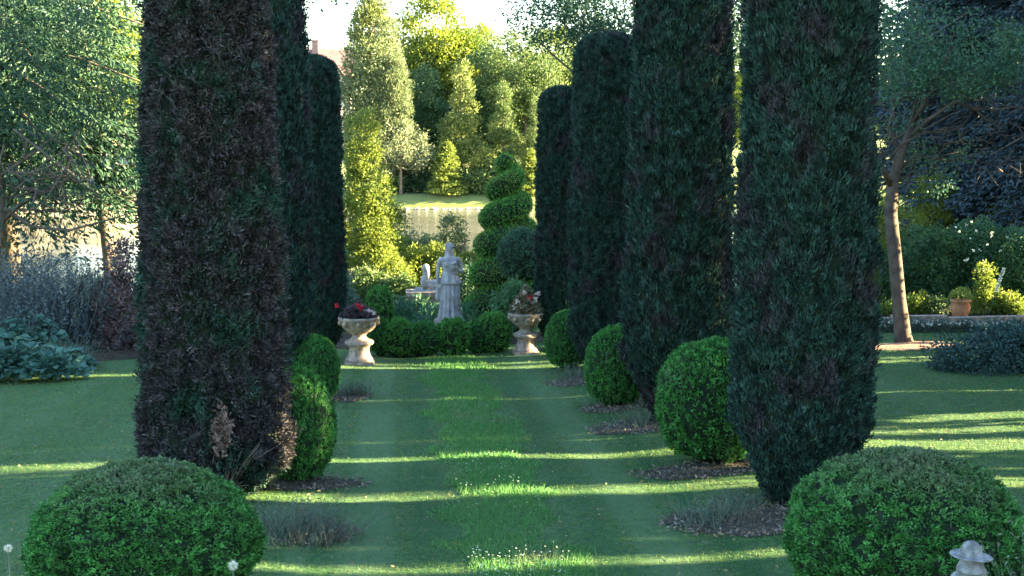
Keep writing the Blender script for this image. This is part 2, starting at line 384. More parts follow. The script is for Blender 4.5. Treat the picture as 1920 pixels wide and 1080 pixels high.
cyps = [
 ('r', 1498, 940, 7.6, .90, 0.3, cy_r, 'dark green columnar cypress standing behind the right foreground box ball, nearest of the right row'),
 ('r', 1268, 786, 7.5, .93, 2.1, cy_r2, 'tall dark cypress second nearest in the right row, between two box balls'),
 ('r', 1135, 698, 6.6, .82, 4.0, cy_r, 'flat topped cypress third along the right row, left of a small round box ball'),
 ('r', 1056, 655, 5.9, .74, 1.2, cy_r2, 'slim short cypress at the far end of the right row beside the topiary'),
 ('l', 412, 925, 7.9, .96, 0.0, cy_l, 'huge brownish cypress with a dead tan patch, behind the left foreground box ball'),
 ('l', 510, 748, 8.2, .88, 2.6, cy_r2, 'narrow visible cypress with one sunlit yellow edge, just behind the huge brown one'),
 ('l', 592, 672, 6.45, .76, 5.0, cy_r, 'farthest dark cypress of the left row, flat topped, beside the left urn')]
for side, px, py, H, ws, rz, me, lab in cyps:
    p = G(px, py); h0 = 7.6 if me is cy_l else (7.3 if me is cy_r else 7.2)
    t = empty('columnar_cypress', p, lab, 'cypress', 'clipped columnar cypresses lining the lawn', rz)
    t.scale = (ws, ws, H/h0)
    link('crown', me, t); link('trunk', tr, t)
    print('cyp', px, p)
# dead tan patch low on the huge left cypress (separate dead sprays belonging to that tree)
def sprays_on(parent, px, py, Y, w, h, n, L, mat, name):
    c = at(px, py, Y); disc = rdir(n)*(rng.random(n)**.7)[:, None]; P = c+np.column_stack([0*c[0]+disc[:, 0]*w*1.5, rng.normal(0, .03, n), disc[:, 2]*h*1.5+disc[:, 0]*.1])
    P = P-np.array(parent.location); ax = rdir(n)+np.array([0, -.6, .3])
    me = mesh_from([leaf_part(P/np.array(parent.scale), ax, L, L*.5)], [mat]); o = link(name, me, parent); return o
big = [o for o in COL.objects if o.get('label', '').startswith('huge brownish')][0]
DEAD = leafmat('dead_leaf', (.13, .085, .07), (.22, .15, .12), None, trans=.15)
pz = np.array(big.location)
Yf = pz[1]-.93
o = sprays_on(big, 415, 810, Yf, .08, .22, 500, .07, DEAD, 'dead_spray'); o['label'] = 'tan dead foliage patch'
# bare basal twigs fan
tw = []
c0 = np.array([.12, -.55, .05])
for k in range(26):
    a = random.uniform(-.5, 1.0); l = random.uniform(.35, 1.0)
    tw.append(tube_part([c0, c0+np.array([math.sin(a)*l*.5, -.22, l*.5]), c0+np.array([math.sin(a)*l, -.32, math.cos(a)*l])], [.010, .007, .003], 4))
link('bare_twigs', mesh_from(tw, [M['bark']]), big)

# ---------------------------------------------------------------- box balls
def ball_mesh(seed, n, leaf, mat, flat=.0, rough=.05, per=7):
    m = n//per; c = rdir(m); c[:, 2] = np.where(c[:, 2] < -.8, -c[:, 2], c[:, 2])
    def rr(c): return 1+rough*1.3*fbm(c, 1.7, seed)+rough*.9*vnoise(c, 8, seed+2)+rough*.5*vnoise(c, 17, seed+4)
    rc = rr(c)*(1-.02*rng.random(m)); shoot = rng.random(m) < .03; rc[shoot] += .03*rng.random(shoot.sum())
    lean = rdir(m)*.5; d = np.repeat(c, per, 0); P = d*np.repeat(rc, per)[:, None]; n = len(P)
    ax = d*.45+np.repeat(lean, per, 0)+rdir(n)*.55+np.array([0, 0, .35])
    P = P+rdir(n)*leaf*.7-d*leaf*.3
    parts = [leaf_part(P, ax, leaf*(.5+1.0*rng.random(n)), leaf*.58, 0, d+rdir(n)*.8)]
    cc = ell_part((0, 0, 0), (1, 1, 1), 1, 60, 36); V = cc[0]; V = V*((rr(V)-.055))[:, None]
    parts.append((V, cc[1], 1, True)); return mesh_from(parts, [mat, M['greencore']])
bm_big = ball_mesh(1, 74000, .034, M['boxworn'])
bm_big2 = ball_mesh(5, 74000, .034, M['boxworn'], 0, .06)
bm_mid = ball_mesh(2, 26000, .055, M['box'])
bm_sml = ball_mesh(3, 5200, .13, leafmat('box_bush_leaf', (.05, .18, .035), (.12, .32, .06), None, trans=.35), 0, .13)
bm_sml2 = ball_mesh(13, 5200, .12, M['box'], 0, .11)
def ball(px, ytop, ybot, w, me, lab, gy=None, rz=0, name='box_ball', grp='clipped box balls', cat='box ball'):
    """ybot: screen row of the contact point with the ground"""
    p = G(px, ybot if gy is None else gy); s = FPX/p[1]; rx = w/2/s
    hz = (ybot-ytop)/s/2*1.03
    o = link(name, me, None, (p[0], p[1]+rx*.3, p[2]+hz*.93), (0, 0, rz), (rx, rx, hz))
    return tag(o, lab, cat, grp)
ball(262, 874, 1170, 438, bm_big, 'large clipped box ball in the left foreground with a greyish worn top', rz=1.0)
ball(1722, 832, 1190, 470, bm_big2, 'large clipped box ball in the right foreground behind the hatted stone ornament', rz=.4)
ball(1345, 628, 870, 225, bm_mid, 'round box ball between the nearest and second right hand cypress', rz=2)
ball(1158, 607, 762, 122, bm_mid, 'small box ball between the second and third right hand cypress', rz=3)
ball(1066, 580, 692, 88, bm_mid, 'smallest dark box ball at the far end of the right row', rz=4)
ball(556, 690, 905, 146, bm_mid, 'box ball half hidden behind the huge brown cypress on the left', rz=5)
ball(592, 628, 755, 92, bm_mid, 'small box ball behind another on the left row, near the left urn', rz=.2)

# mulch patches and dry lavender by the foreground cypresses
CHIP = []
for i, (px, py, rx, ry) in enumerate(((1400, 978, .85, .55), (1330, 882, .9, .4), (1210, 800, .8, .5), (560, 1000, .55, .45), (540, 905, .9, .4), (1090, 715, .6, .5), (1150, 765, .5, .4), (650, 745, .35, .5))):
    p = G(px, py); patch('mulch_patch', p[0], p[1], rx, ry, M['mulch'], .03, i*1.7)
    m = int(1500*rx*ry)+200; w = rng.random(m)*6.283; q = np.sqrt(rng.random(m))*1.22; X = p[0]+rx*q*np.cos(w); Y = p[1]+ry*q*np.sin(w)
    ax = rdir(m); ax[:, 2] = np.abs(ax[:, 2])*.5; CHIP.append(leaf_part(np.column_stack([X, Y, ground(X, Y)+.02]), ax, .03+.05*rng.random(m), .025))
tag(link('wood_chips', mesh_from(CHIP, [leafmat('chip', (.06, .05, .04), (.24, .19, .15), None, trans=0)])), 'loose wood chips and dead leaves strewn over the mulch patches', 'wood chips', kind='stuff')
m = 2600; X = rng.uniform(-9, 14, m); Y = rng.uniform(9, 31, m); ax = rdir(m); ax[:, 2] *= .3
tag(link('fallen_leaves', mesh_from([leaf_part(np.column_stack([X, Y, ground(X, Y)+.03]), ax, .03+.03*rng.random(m), .025)], [leafmat('fallen_leaf', (.12, .09, .04), (.26, .22, .10), None, trans=.1)])), 'small fallen leaves lying scattered on the lawn', 'leaves', kind='stuff')
p = G(1690, 650); patch('mulch_patch', p[0]+.3, p[1]-.05, 1.25, .75, solidmat('bark_chips', (.16, .08, .06), (.5, .33, .24), 22, .95, 1, .1, bscale=30, bdist=.08, lo=.4, hi=.6), .06, 5)
LAV = leafmat('lavender', (.08, .12, .085), (.16, .21, .15), (.13, .12, .09), 3, .5, .6, .2, .8, .1)
def twiggy(name, p, n, h, spread, mat, lab, cat, grp=None, W=.012, lean=.8, leafy=0, leafL=.03):
    n1 = n; P = np.column_stack([rng.normal(0, spread*.35, n1), rng.normal(0, spread*.3, n1), np.zeros(n1)])
    ax = norm(np.array([0, 0, 1.])+rdir(n1)*lean*.5+P*np.array([1, 1, 0])*lean/spread); ax[:, 2] = abs(ax[:, 2])
    LL = h*(.4+.7*rng.random(n1)); parts = [blade_part(P, ax, LL, W)]
    if leafy:
        t = rng.random((n1, leafy)); Q = (P[:, None]+ax[:, None]*(LL[:, None]*t)[..., None]).reshape(-1, 3)
        A = np.repeat(ax, leafy, 0)*.6+rdir(len(Q)); parts.append(leaf_part(Q, A, leafL*(.6+.8*rng.random(len(Q))), leafL*.4))
    return tag(link(name, mesh_from(parts, [mat]), None, p), lab, cat, grp)
for px, py, n, h, sp, lab in ((545, 1005, 700, .42, .75, 'grey blue lavender clump on the mulch right of the left foreground box ball'),
                              (600, 1012, 300, .25, .5, 'low straggling lavender at the right edge of the left mulch patch'),
                              (1340, 978, 330, .3, .6, 'sparse grey lavender left of the nearest right hand cypress'),
                              (1395, 950, 200, .22, .6, 'small lavender tuft at the foot of the nearest right hand cypress'),
                              (1215, 792, 260, .3, .6, 'grey lavender tuft at the foot of the second right hand cypress'),
                              (1085, 708, 220, .3, .6, 'grey lavender tuft by the farthest right hand box balls'),
                              (665, 742, 220, .3, .4, 'lavender tuft on the left lawn edge beyond the box balls')):
    twiggy('lavender_plant', G(px, py), n, h, sp, LAV, lab, 'lavender', 'lavender tufts beside the clipped trees', leafy=5)

# ---------------------------------------------------------------- sun-side hedges, added out of view to cast the long shade
HLEAF = leafmat('shade_hedge_leaf', (.02, .06, .02), (.04, .1, .03), None, trans=0)
def shade_hedge(x0, y0, y1, zb, zt, over0, over1, lab, depth=1.6, low=None):
    """column of foliage y0..y1 from zb, wider crown above 'zs'"""
    cx = x0; cy = (y0+y1)/2; gz = g(cx, cy)
    t = empty('shade_hedge', (cx, cy, gz), lab, 'hedge tree', 'added shade hedges out of view right of the lawn')
    parts = []; zs = low if low else 6.0
    def block(a, b, z0, z1, dep, n):
        parts.append(box_part(-dep/2, dep/2, a-cy+.02, b-cy-.02, z0, z1, 1))
        u = rng.random((n, 3)); P = np.column_stack([(u[:, 0]-.5)*(dep+.1), a-cy+(b-a)*u[:, 1], z0+(z1-z0)*u[:, 2]])
        f = rng.integers(0, 5, n); e = .04
        P[f == 0, 0] = -dep/2; P[f == 1, 0] = dep/2; P[f == 2, 1] = a-cy+.02; P[f == 3, 1] = b-cy-.02; P[f == 4, 2] = z1
        parts.append(leaf_part(P, rdir(n), .13, .07))
        if z0 < 1:  # stray leaves fringe the gaps to break up the sun stripes
            m = int(70*(z1-z0)); sd_ = np.where(rng.random(m) < .5, -1, 1); yy = np.where(sd_ < 0, a-cy, b-cy)+sd_*rng.exponential(.045, m)
            Q = np.column_stack([(rng.random(m)-.5)*dep, yy, z0+(z1-z0)*rng.random(m)]); parts.append(leaf_part(Q, rdir(m), .16, .09))
    block(y0, y1, zb, zs, depth, int(500+500*(y1-y0)))
    block(y0-over0, y1+over1, zs, zt+random.uniform(-.6, .8), depth+.3, int(1200+900*(y1-y0)))
    link('crown', mesh_from(parts, [HLEAF, M['core']]), t)
    link('trunk', mesh_from([tube_part([(0, 0, -.2), (0, 0, zb+1)], [.16, .12], 8)], [M['bark']]), t)
# slits along the avenue, shaped to let sun stripes onto the lawn (start, end, bottom, top of the gap above ground)
HX = 18.5
slits = [(12.2, 12.55, 1, 6.2), (13.1, 13.16, 1, 5.8), (15.10, 15.66, 1, 6.2), (16.10, 16.24, 1, 6.2), (16.92, 17.02, 1, 6.2), (17.24, 18.16, 1, 6.2),
         (18.5, 19.0, .3, 3.0), (19.12, 19.26, .3, 2.8), (19.4, 20.15, .3, 2.6), (22.32, 22.54, 1, 6.2), (26.05, 26.75, 1, 6.2), (26.90, 27.20, 1, 5.4), (28.10, 28.75, 1, 6.0), (28.95, 29.55, 0.2, 5.4)]
edges = [2.0]+[v for s_ in slits for v in s_[:2]]+[33.0]
k = 0; side_words = ['nearest', 'second', 'third', 'fourth', 'fifth', 'sixth', 'seventh', 'eighth', 'ninth', 'tenth', 'eleventh', 'twelfth', 'thirteenth', 'fourteenth', 'farthest']
for i in range(0, len(edges), 2):
    a, b = edges[i], edges[i+1]
    tops = [6.2]
    if i > 0: tops.append(slits[i//2-1][3])
    if i//2 < len(slits): tops.append(slits[i//2][3])
    o0 = (a-edges[i-1])/2 if i > 0 else 0
    o1 = (edges[i+2]-b)/2 if i+2 < len(edges) else 0
    shade_hedge(HX, a, b, .25, 13.5, o0-.002, o1-.002, 'added unseen shade hedge out to the right, %s from the viewer' % side_words[k], low=min(tops)); k += 1
shade_hedge(26, 33.2, 34.7, .25, 15, 0, 0, 'added unseen broad hedge beyond the right hand shrubbery, shading the topiary', 2.5)  # this and the next two are added to shade topiary, spruce and roses
shade_hedge(44, 47, 60, .25, 21, 0, 0, 'added unseen very broad hedge far out to the right, shading the spruce', 3)
shade_hedge(34, 36.7, 44.5, .25, 7.4, 0, 0, 'added unseen low wide hedge out to the right, shading the rose hedge', 2, low=3)

# ---------------------------------------------------------------- generic trees
def limb(p0, p1, r0, r1, bend=.1, seg=6, n=5):
    p0 = np.array(p0, float); p1 = np.array(p1, float); pts = []; L = np.linalg.norm(p1-p0); off = rdir(1)[0]*L*bend
    for i in range(n): t = i/(n-1); pts.append(p0+(p1-p0)*t+off*math.sin(math.pi*t)*(1-.3*t))
    return tube_part(pts, list(np.linspace(r0, r1, n)), seg)
def crown_parts(ells, ncl, cr, per, L, asp=.5, up=.0, seed=0, shell=2.0, gap=-.25, gf=.6):
    tot = sum(e[3]*e[4]*e[5] for e in ells)**1.0; C = []
    for (x, y, z, a, b, c) in ells:
        n = max(4, int(ncl*(a*b*c)/tot)); d = rdir(n); r = rng.random(n)**(1/(3+shell))
        C.append(np.array([x, y, z])+d*r[:, None]*np.array([a, b, c]))
    C = np.concatenate(C); k = vnoise(C, gf, seed) > gap; C = C[k]
    n = len(C); rr = cr*(.5+.9*rng.random(n)); Q = np.repeat(C, per, 0); RR = np.repeat(rr, per)
    d = rdir(len(Q)); P = Q+d*(RR*rng.random(len(Q))**.4)[:, None]*np.array([1, 1, .8])
    ax = d+rdir(len(Q))*.6+np.array([0, 0, up])
    return leaf_part(P, ax, L*(.6+.8*rng.random(len(Q))), L*asp), C
def broad_tree_meshes(H, ells, ncl, cr, per, L, leaf, bark, rt=.25, seed=0, up=0., asp=.55, gap=-.25, gf=.6, nl=9, shell=2., ts=.12):
    cp, C = crown_parts(ells, ncl, cr, per, L, asp, up, seed, shell, gap, gf)
    crown = mesh_from([cp], [leaf]); zb = min(e[2]-e[5] for e in ells); cx = np.mean([e[0] for e in ells])
    top = max(e[2]+e[5]*.6 for e in ells)
    T = [tube_part([(0, 0, -.3), (cx*.15, .03, zb*.5), (cx*.4, 0, max(zb, H*ts)), (cx*.7, .1, (zb+top)/2), (cx, 0, top)], [rt*1.25, rt, rt*.85, rt*.5, rt*.12], 9)]
    for k in range(nl):
        c = C[rng.integers(len(C))]; z0 = max(zb*.8, min(c[2]*.7, top*.8)); T.append(limb((cx*.4, 0, z0), c, rt*.42, rt*.08, .12))
    return crown, mesh_from(T, [bark])
def put_tree(meshes, px, Y, lab, H0=None, topy=None, rz=0, cat='tree', grp=None, name='tree', wid=1.0):
    b = onY(px, Y); s = 1.0
    if topy is not None: s = (at(px, topy, Y)[2]-b[2])/H0
    t = empty(name, b, lab, cat, grp, rz); t.scale = (s*wid, s*wid, s)
    link('crown', meshes[0], t); link('trunk', meshes[1], t); return t

# far side of the pond: sunlit trees, frontal sun put partly into leaf colours ------------------------------------------------
LM = {}
LM['grey'] = leafmat('silver_willow_leaf', (.10, .14, .06), (.19, .23, .11), (.15, .18, .05), .15, .5, .6, .3)
LM['lime'] = leafmat('lime_leaf', (.12, .17, .015), (.22, .26, .03), (.08, .13, .02), .2, .5, .62, .4)
LM['gold2'] = leafmat('golden_green_leaf', (.11, .15, .035), (.22, .26, .07), (.09, .13, .04), .5, .5, .62, .3)
LM['mid'] = leafmat('mid_green_leaf', (.07, .12, .035), (.14, .19, .06), (.18, .22, .07), .12, .5, .62, .35)
LM['dark'] = leafmat('dark_green_leaf', (.03, .08, .035), (.06, .12, .05), None, trans=.25)
LM['gold'] = leafmat('golden_conifer_leaf', (.15, .20, .04), (.26, .31, .07), None, trans=.3)
LM['shade'] = leafmat('deep_green_leaf', (.02, .055, .03), (.045, .10, .055), (.035, .08, .045), .8, .45, .6, .25)
LM['blue'] = leafmat('blue_spruce_leaf', (.015, .03, .04), (.035, .06, .075), None, trans=.08)
LM['yellowbush'] = leafmat('yellow_green_leaf', (.11, .155, .02), (.21, .25, .04), (.085, .13, .02), .9, .5, .62, .4)
poplar = broad_tree_meshes(18, [(0, 0, 9, 2.6, 2.6, 7.5), (.4, .2, 13.5, 1.7, 1.7, 4.5), (-.8, 0, 6, 2.4, 2.4, 4.5)], 1000, .65, 34, .28, LM['grey'], M['palebark'], .3, 1, .6, .5, -.3, .45)
lime = broad_tree_meshes(17, [(0, 0, 11, 4.2, 4.0, 5.5), (1.8, 0, 10, 3.5, 3, 3.8), (-2, 0, 8.5, 3, 3, 4.5)], 1100, .75, 34, .29, LM['lime'], M['bark'], .35, 2, 0, .6, -.3, .35)
midt = broad_tree_meshes(15, [(0, 0, 8.5, 4.2, 4, 6), (2.2, 0, 6.5, 3.0, 3, 4.5), (-2.4, 0, 6.5, 3, 3, 4.5)], 1200, .7, 34, .28, LM['mid'], M['bark'], .3, 3, .3, .5, -.25, .4)
def conifer_meshes(H, Rb, leaf, nb=260, m=9, k=5, L=.4, z0=.06, droop=.35, pw=.85, seed=0, asp=.3, rt=.2, hang=.3):
    zf = z0+(1-z0)*rng.random(nb)**1.15; ln = Rb*((1-zf)**pw)*(.75+.4*rng.random(nb))+.1; a = rng.random(nb)*2*math.pi
    t = np.linspace(.12, 1, m); out = np.column_stack([np.cos(a), np.sin(a), np.zeros(nb)])
    P = out[:, None]*(ln[:, None]*t)[..., None]; P[..., 2] = (zf*H)[:, None]-droop*ln[:, None]*t**1.5+.12*ln[:, None]*np.maximum(t-.8, 0)
    Q = np.repeat(P.reshape(-1, 3), k, 0); O = np.repeat(np.repeat(out, m, 0), k, 0); n = len(Q)
    w = np.repeat(np.repeat(ln, m), k)*.10
    side = np.cross(O, [0, 0, 1.]); sg = rng.normal(size=n)
    Q2 = Q+side*(sg*w)[:, None]*1.0; ax = O*.6+side*np.sign(sg)[:, None]*.6+rdir(n)*.45-np.array([0, 0, hang])
    crown = mesh_from([leaf_part(Q2, ax, L*(.6+.8*rng.random(n)), L*asp)], [leaf])
    T = [tube_part([(0, 0, -.3), (0, 0, H*.5), (0, 0, H*.97)], [rt, rt*.6, rt*.08], 8)]
    for i in range(0, nb, max(1, nb//60)):
        T.append(tube_part([(0, 0, zf[i]*H), P[i, m//2], P[i, -1]], [rt*.22, rt*.14, rt*.04], 4))
    return crown, mesh_from(T, [M['bark']])
spruce = broad_tree_meshes(16, [(0, 0, 11, 2.2, 2.2, 4.6), (1.5, 0, 7, 3.0, 2.6, 4.5), (-1.6, 0, 6.5, 3.0, 2.6, 4.8)], 900, .75, 30, .36, LM['dark'], M['bark'], .3, 53, -.2, .4, -.4, .4)
slim = broad_tree_meshes(12, [(0, 0, 10.2, .8, .8, 2.0), (.3, 0, 7.6, 1.3, 1.2, 2.2), (-.4, 0, 5.0, 1.9, 1.6, 2.2), (.7, 0, 3.0, 2.4, 2.0, 1.8), (-1.3, 0, 2.4, 1.8, 1.8, 1.6)], 700, .42, 26, .26, LM['gold2'], M['bark'], .16, 51, .7, .45, -.35, .8)
slimg = broad_tree_meshes(12, [(0, 0, 9.8, .8, .8, 2.3), (-.3, 0, 7.0, 1.2, 1.2, 2.4), (.4, 0, 4.2, 1.7, 1.6, 2.6), (-.6, 0, 2.4, 1.8, 1.6, 1.8)], 620, .42, 26, .26, LM['mid'], M['bark'], .16, 52, .8, .45, -.35, .8)
golden = conifer_meshes(4, 1.25, LM['gold'], 300, 6, 7, .22, .01, .05, .6, asp=.4, rt=.06, hang=-.5)
FG = 'sunlit trees on the far side of the pond'
put_tree(poplar, 700, 116, 'tall silvery green willow rising against the sky, leftmost across the pond', 18, -30, 0, grp=FG, wid=1.0)
put_tree(poplar, 676, 117.5, 'silvery willow partly behind the far left cypress, below the house', 18, 205, 2, grp=FG, wid=1.25)
put_tree(poplar, 742, 114.5, 'lower silver green willow right of the tallest willow', 18, 90, 4, grp=FG, wid=.9)
put_tree(lime, 815, 128, 'bright yellow green round crowned tree against the sky', 16.5, -8, 0, grp=FG, wid=.95)
put_tree(lime, 905, 138, 'yellowish crown peeping over the right shoulder of the lime tree', 16.5, 45, 1, grp=FG, wid=.6)
put_tree(spruce, 800, 121, 'dark green tree in the hollow below the bright yellow green tree', 16, 120, 0, grp=FG, wid=1.25, name='dark_tree')
put_tree(spruce, 905, 123, 'dark green tree right of the slender golden green tree', 16, 85, 2, grp=FG, wid=1.0, name='dark_tree')
put_tree(slim, 868, 115.5, 'slender golden green tree in the middle across the pond', 12, 112, 0, grp=FG, wid=1.0, name='slender_tree')
put_tree(midt, 985, 122, 'broad olive green tree left of the flat topped cypress', 14.5, 55, 0, grp=FG, wid=1.0)
put_tree(midt, 935, 131, 'olive tree filling the skyline right of the bright lime tree', 14.5, 62, 4, grp=FG)
put_tree(lime, 1040, 130, 'pale yellow green tree behind the shortest right cypress', 16.5, 52, 2.5, grp=FG, wid=.9)
put_tree(midt, 770, 127, 'olive green tree behind the willows and the dark spruce', 14.5, 70, 3, grp=FG)
put_tree(midt, 1075, 126, 'olive tree seen between the right row cypress tops', 14.5, 60, 2, grp=FG)
put_tree(slimg, 945, 115, 'slim grey green upright tree right of the golden one', 12, 150, 0, grp=FG, name='slender_tree')
put_tree(slimg, 1003, 114, 'slim pale upright tree just left of the shortest right cypress', 12, 180, 1, grp=FG, wid=.8, name='slender_tree')
put_tree(golden, 838, 112.6, 'small bright golden cone shaped conifer on the far bank', 4, 268, 0, cat='conifer', grp=FG, name='golden_conifer', wid=1.05)
put_tree(golden, 993, 112.4, 'small pale golden conifer partly behind the spiral topiary', 4, 280, 1, cat='conifer', grp=FG, name='golden_conifer')
smallt = broad_tree_meshes(7, [(0, 0, 4.6, 2.6, 2.4, 2.4), (1.6, 0, 3.6, 1.8, 1.8, 1.4), (-1.4, 0, 4, 1.6, 1.6, 1.6)], 330, .5, 24, .24, leafmat('olive_leaf', (.13, .16, .08), (.24, .27, .15), None, trans=.3), M['palebark'], .14, 5, .3, .45, -.2, .6)
put_tree(smallt, 752, 113.2, 'small grey green tree with a bare pale trunk on the far bank', 7, 225, 0, grp=FG, name='small_tree')
for i, (px, Y, tp, me, h0, lab) in enumerate((
    (330, 121, 110, lime, 16.5, 'sunlit tree across the pond seen past the left conifer'),
    (215, 105, -45, lime, 16.5, 'glowing golden yellow tree behind the top of the left conifer'),
    (60, 128, 90, midt, 14.5, 'olive tree far behind the left conifer'),
    (480, 130, 100, midt, 14.5, 'olive tree hidden behind the huge brown cypress'),
    (1180, 124, 90, lime, 16.5, 'light green tree behind the second right hand cypress'),
    (1290, 126, 110, midt, 14.5, 'olive tree in line with the gap before the nearest right cypress'),
    (1400, 122, 90, lime, 16.5, 'yellow green tree glimpsed through the gap left of the nearest right cypress'),
    (1530, 128, 80, midt, 14.5, 'olive tree hidden behind the nearest right cypress'),
    (1680, 124, 120, lime, 16.5, 'light tree behind the bare branched tree on the right'),
    (1800, 128, 90, midt, 14.5, 'olive tree behind the blue spruce'),
    (1930, 124, 100, poplar, 18, 'silvery tree at the far right edge across the pond'),
    (-90, 124, 60, midt, 14.5, 'olive tree beyond the left edge across the pond'),
    (2080, 128, 80, midt, 14.5, 'olive tree beyond the right edge across the pond'))):
    put_tree(me, px, Y, lab, h0, tp, i*1.3, grp=FG)
# small shrubs on the far bank
bushm = mesh_from([crown_parts([(0, 0, .6, 1.3, 1, .8)], 60, .35, 30, .2, .6, 0, 3, 2, -1)[0]], [LM['mid']])
bushd = mesh_from([crown_parts([(0, 0, .6, 1.3, 1, .8)], 60, .35, 30, .2, .6, 0, 3, 2, -1)[0]], [LM['dark']])
for i, (px, Y, sc, me, lab) in enumerate(((700, 114, 1.8, bushm, 'green shrub below the tallest willow on the far bank'), (760, 115.5, 1.4, bushd, 'dark shrub behind the pale trunk on the far bank'),
    (795, 115.8, 1.4, bushd, 'dark shrub left of the golden cone conifer'), (880, 113.8, 1.5, bushm, 'green shrub right of the golden cone conifer'), (930, 113.4, 1.7, bushm, 'green shrub on the far bank behind the spiral topiary'),
    (972, 114, 1.6, bushd, 'dark shrub on the far bank at the tip of the spiral topiary'))):
    b = onY(px, Y); tag(link('bank_shrub', me, None, b, (0, 0, i), sc), lab, 'shrub', 'shrubs on the far bank')
# shoreline stones
ST = solidmat('shore_stone', (.42, .34, .26), (.62, .52, .40), 3, .9, .3)
sm_ = mesh_from([ell_part((0, 0, 0), (1, .7, .45), 0, 12, 8, .35, 3)], [ST])
for i in range(34):
    x = 0.2+i*.34+random.uniform(-.1, .1); s = random.uniform(.12, .3); y = 109.0+random.uniform(-.25, .25)
    o = link('shore_stone', sm_, None, (x, y, WZ+s*.25), (0, 0, random.random()*6), s)
    tag(o, 'pale stone in the row along the far shore of the pond', 'stone', 'stones edging the far shore')

# house on the rise ------------------------------------------------------------------
hb = onY(594, 165); ztop = at(600, 88, 165)[2]; hz = ztop-hb[2]
HS = empty('house', hb, 'cream house with a brownish pink tiled roof on the rise beyond the trees', 'house')
wallm = solidmat('cream_render', (.55, .45, .33), (.64, .54, .41), .8, .9, 0); roofm = solidmat('roof_tiles', (.20, .12, .11), (.28, .18, .16), 1.5, .9, .3)
glass = solidmat('window_glass', (.03, .035, .04), (.05, .055, .06), 1, .15, 0, .5); framem = solidmat('window_frame_paint', (.6, .58, .54), (.65, .63, .6), 1, .6, 0)
e = hz*.68
def gable(x0, x1, y0, y1, zb, zr, along='x', ov=.4, th=.25):
    """roof with thickness"""
    if along == 'x':
        ym = (y0+y1)/2; V = []
        for x in (x0-ov, x1+ov):
            for (y, z) in ((y0-ov, zb-.2), (ym, zr), (y1+ov, zb-.2), (y1+ov, zb-.2+th), (ym, zr+th), (y0-ov, zb-.2+th)): V.append((x, y, z))
    else:
        xm = (x0+x1)/2; V = []
        for y in (y0-ov, y1+ov):
            for (x, z) in ((x0-ov, zb-.2), (xm, zr), (x1+ov, zb-.2), (x1+ov, zb-.2+th), (xm, zr+th), (x0-ov, zb-.2+th)): V.append((x, y, z))
    F = [(0, 1, 4, 5), (1, 2, 3, 4), (6, 11, 10, 7), (7, 10, 9, 8)]+[(i, (i+1) % 6+0, (i+1) % 6+6, i+6) for i in range(6)]
    return (np.array(V), F, 0, False)
link('wall', mesh_from([box_part(-9, 5, 0, 7, -2, e), box_part(1.0, 4.6, -4, .1, -2, e*.92),
     (np.array([(1.0, -4, e*.92), (4.6, -4, e*.92), (2.8, -4, hz*.82), (1.0, .1, e*.92), (4.6, .1, e*.92), (2.8, .1, hz*.82)]), [(0, 1, 2), (3, 5, 4), (0, 2, 5, 3), (1, 4, 5, 2)], 0, False)], [wallm]), HS)
rf = link('roof', mesh_from([gable(-9, 5, 0, 7, e, hz-.25), gable(1.0, 4.6, -4, 2.5, e*.92, hz*.84, 'y')], [roofm]), HS)
link('chimney', mesh_from([box_part(-.4, .4, 2.6, 3.4, hz-1.5, hz+.9), box_part(-.5, .5, 2.5, 3.5, hz+.9, hz+1.05)], [roofm]), rf)
for (x, y, z) in ((-7, 0, e*.62), (-4, 0, e*.62), (-1, 0, e*.62), (2.8, -4, e*.6), (-7, 0, e*.22), (-4, 0, e*.22), (-1, 0, e*.22)):
    w = link('window', mesh_from([box_part(-.55, .55, -.03, .02, -.7, .7)], [glass]), HS, (x, y-.02, z))
    link('frame', mesh_from([box_part(-.65, -.52, -.08, .03, -.8, .8), box_part(.52, .65, -.08, .03, -.8, .8), box_part(-.52, .52, -.08, .03, .68, .8), box_part(-.52, .52, -.08, .03, -.8, -.68), box_part(-.04, .04, -.07, .03, -.68, .68)], [framem]), w)

# ---------------------------------------------------------------- near-side sunlit shrubs behind the beds
def bush_mesh(rx, ry, rz, ncl, cr, per, L, mat, asp=.55, seed=0, gap=-1, up=.1):
    cp, C = crown_parts([(0, 0, rz*.8, rx, ry, rz)], ncl, cr, per, L, asp, up, seed, 2.5, gap, 1)
    v = cp[0].copy(); v[:, 2] = np.maximum(v[:, 2], .01)
    tp = [limb((random.uniform(-.1, .1), random.uniform(-.1, .1), 0), C[rng.integers(len(C))], .03, .008, .1, 4, 4) for _ in range(10)]
    tp = [(t[0], t[1], 1, True) for t in tp]
    return mesh_from([(v, cp[1], 0, False)]+tp, [mat, M['bark']])
yb = LM['yellowbush']
mb = leafmat('shrub_leaf', (.06, .12, .03), (.14, .2, .06), (.18, .2, .11), 1.5, .5, .6, .35)
db = LM['shade']
gb = leafmat('glaucous_leaf', (.06, .11, .08), (.12, .18, .13), None, trans=.25)
SEEDN = [100]
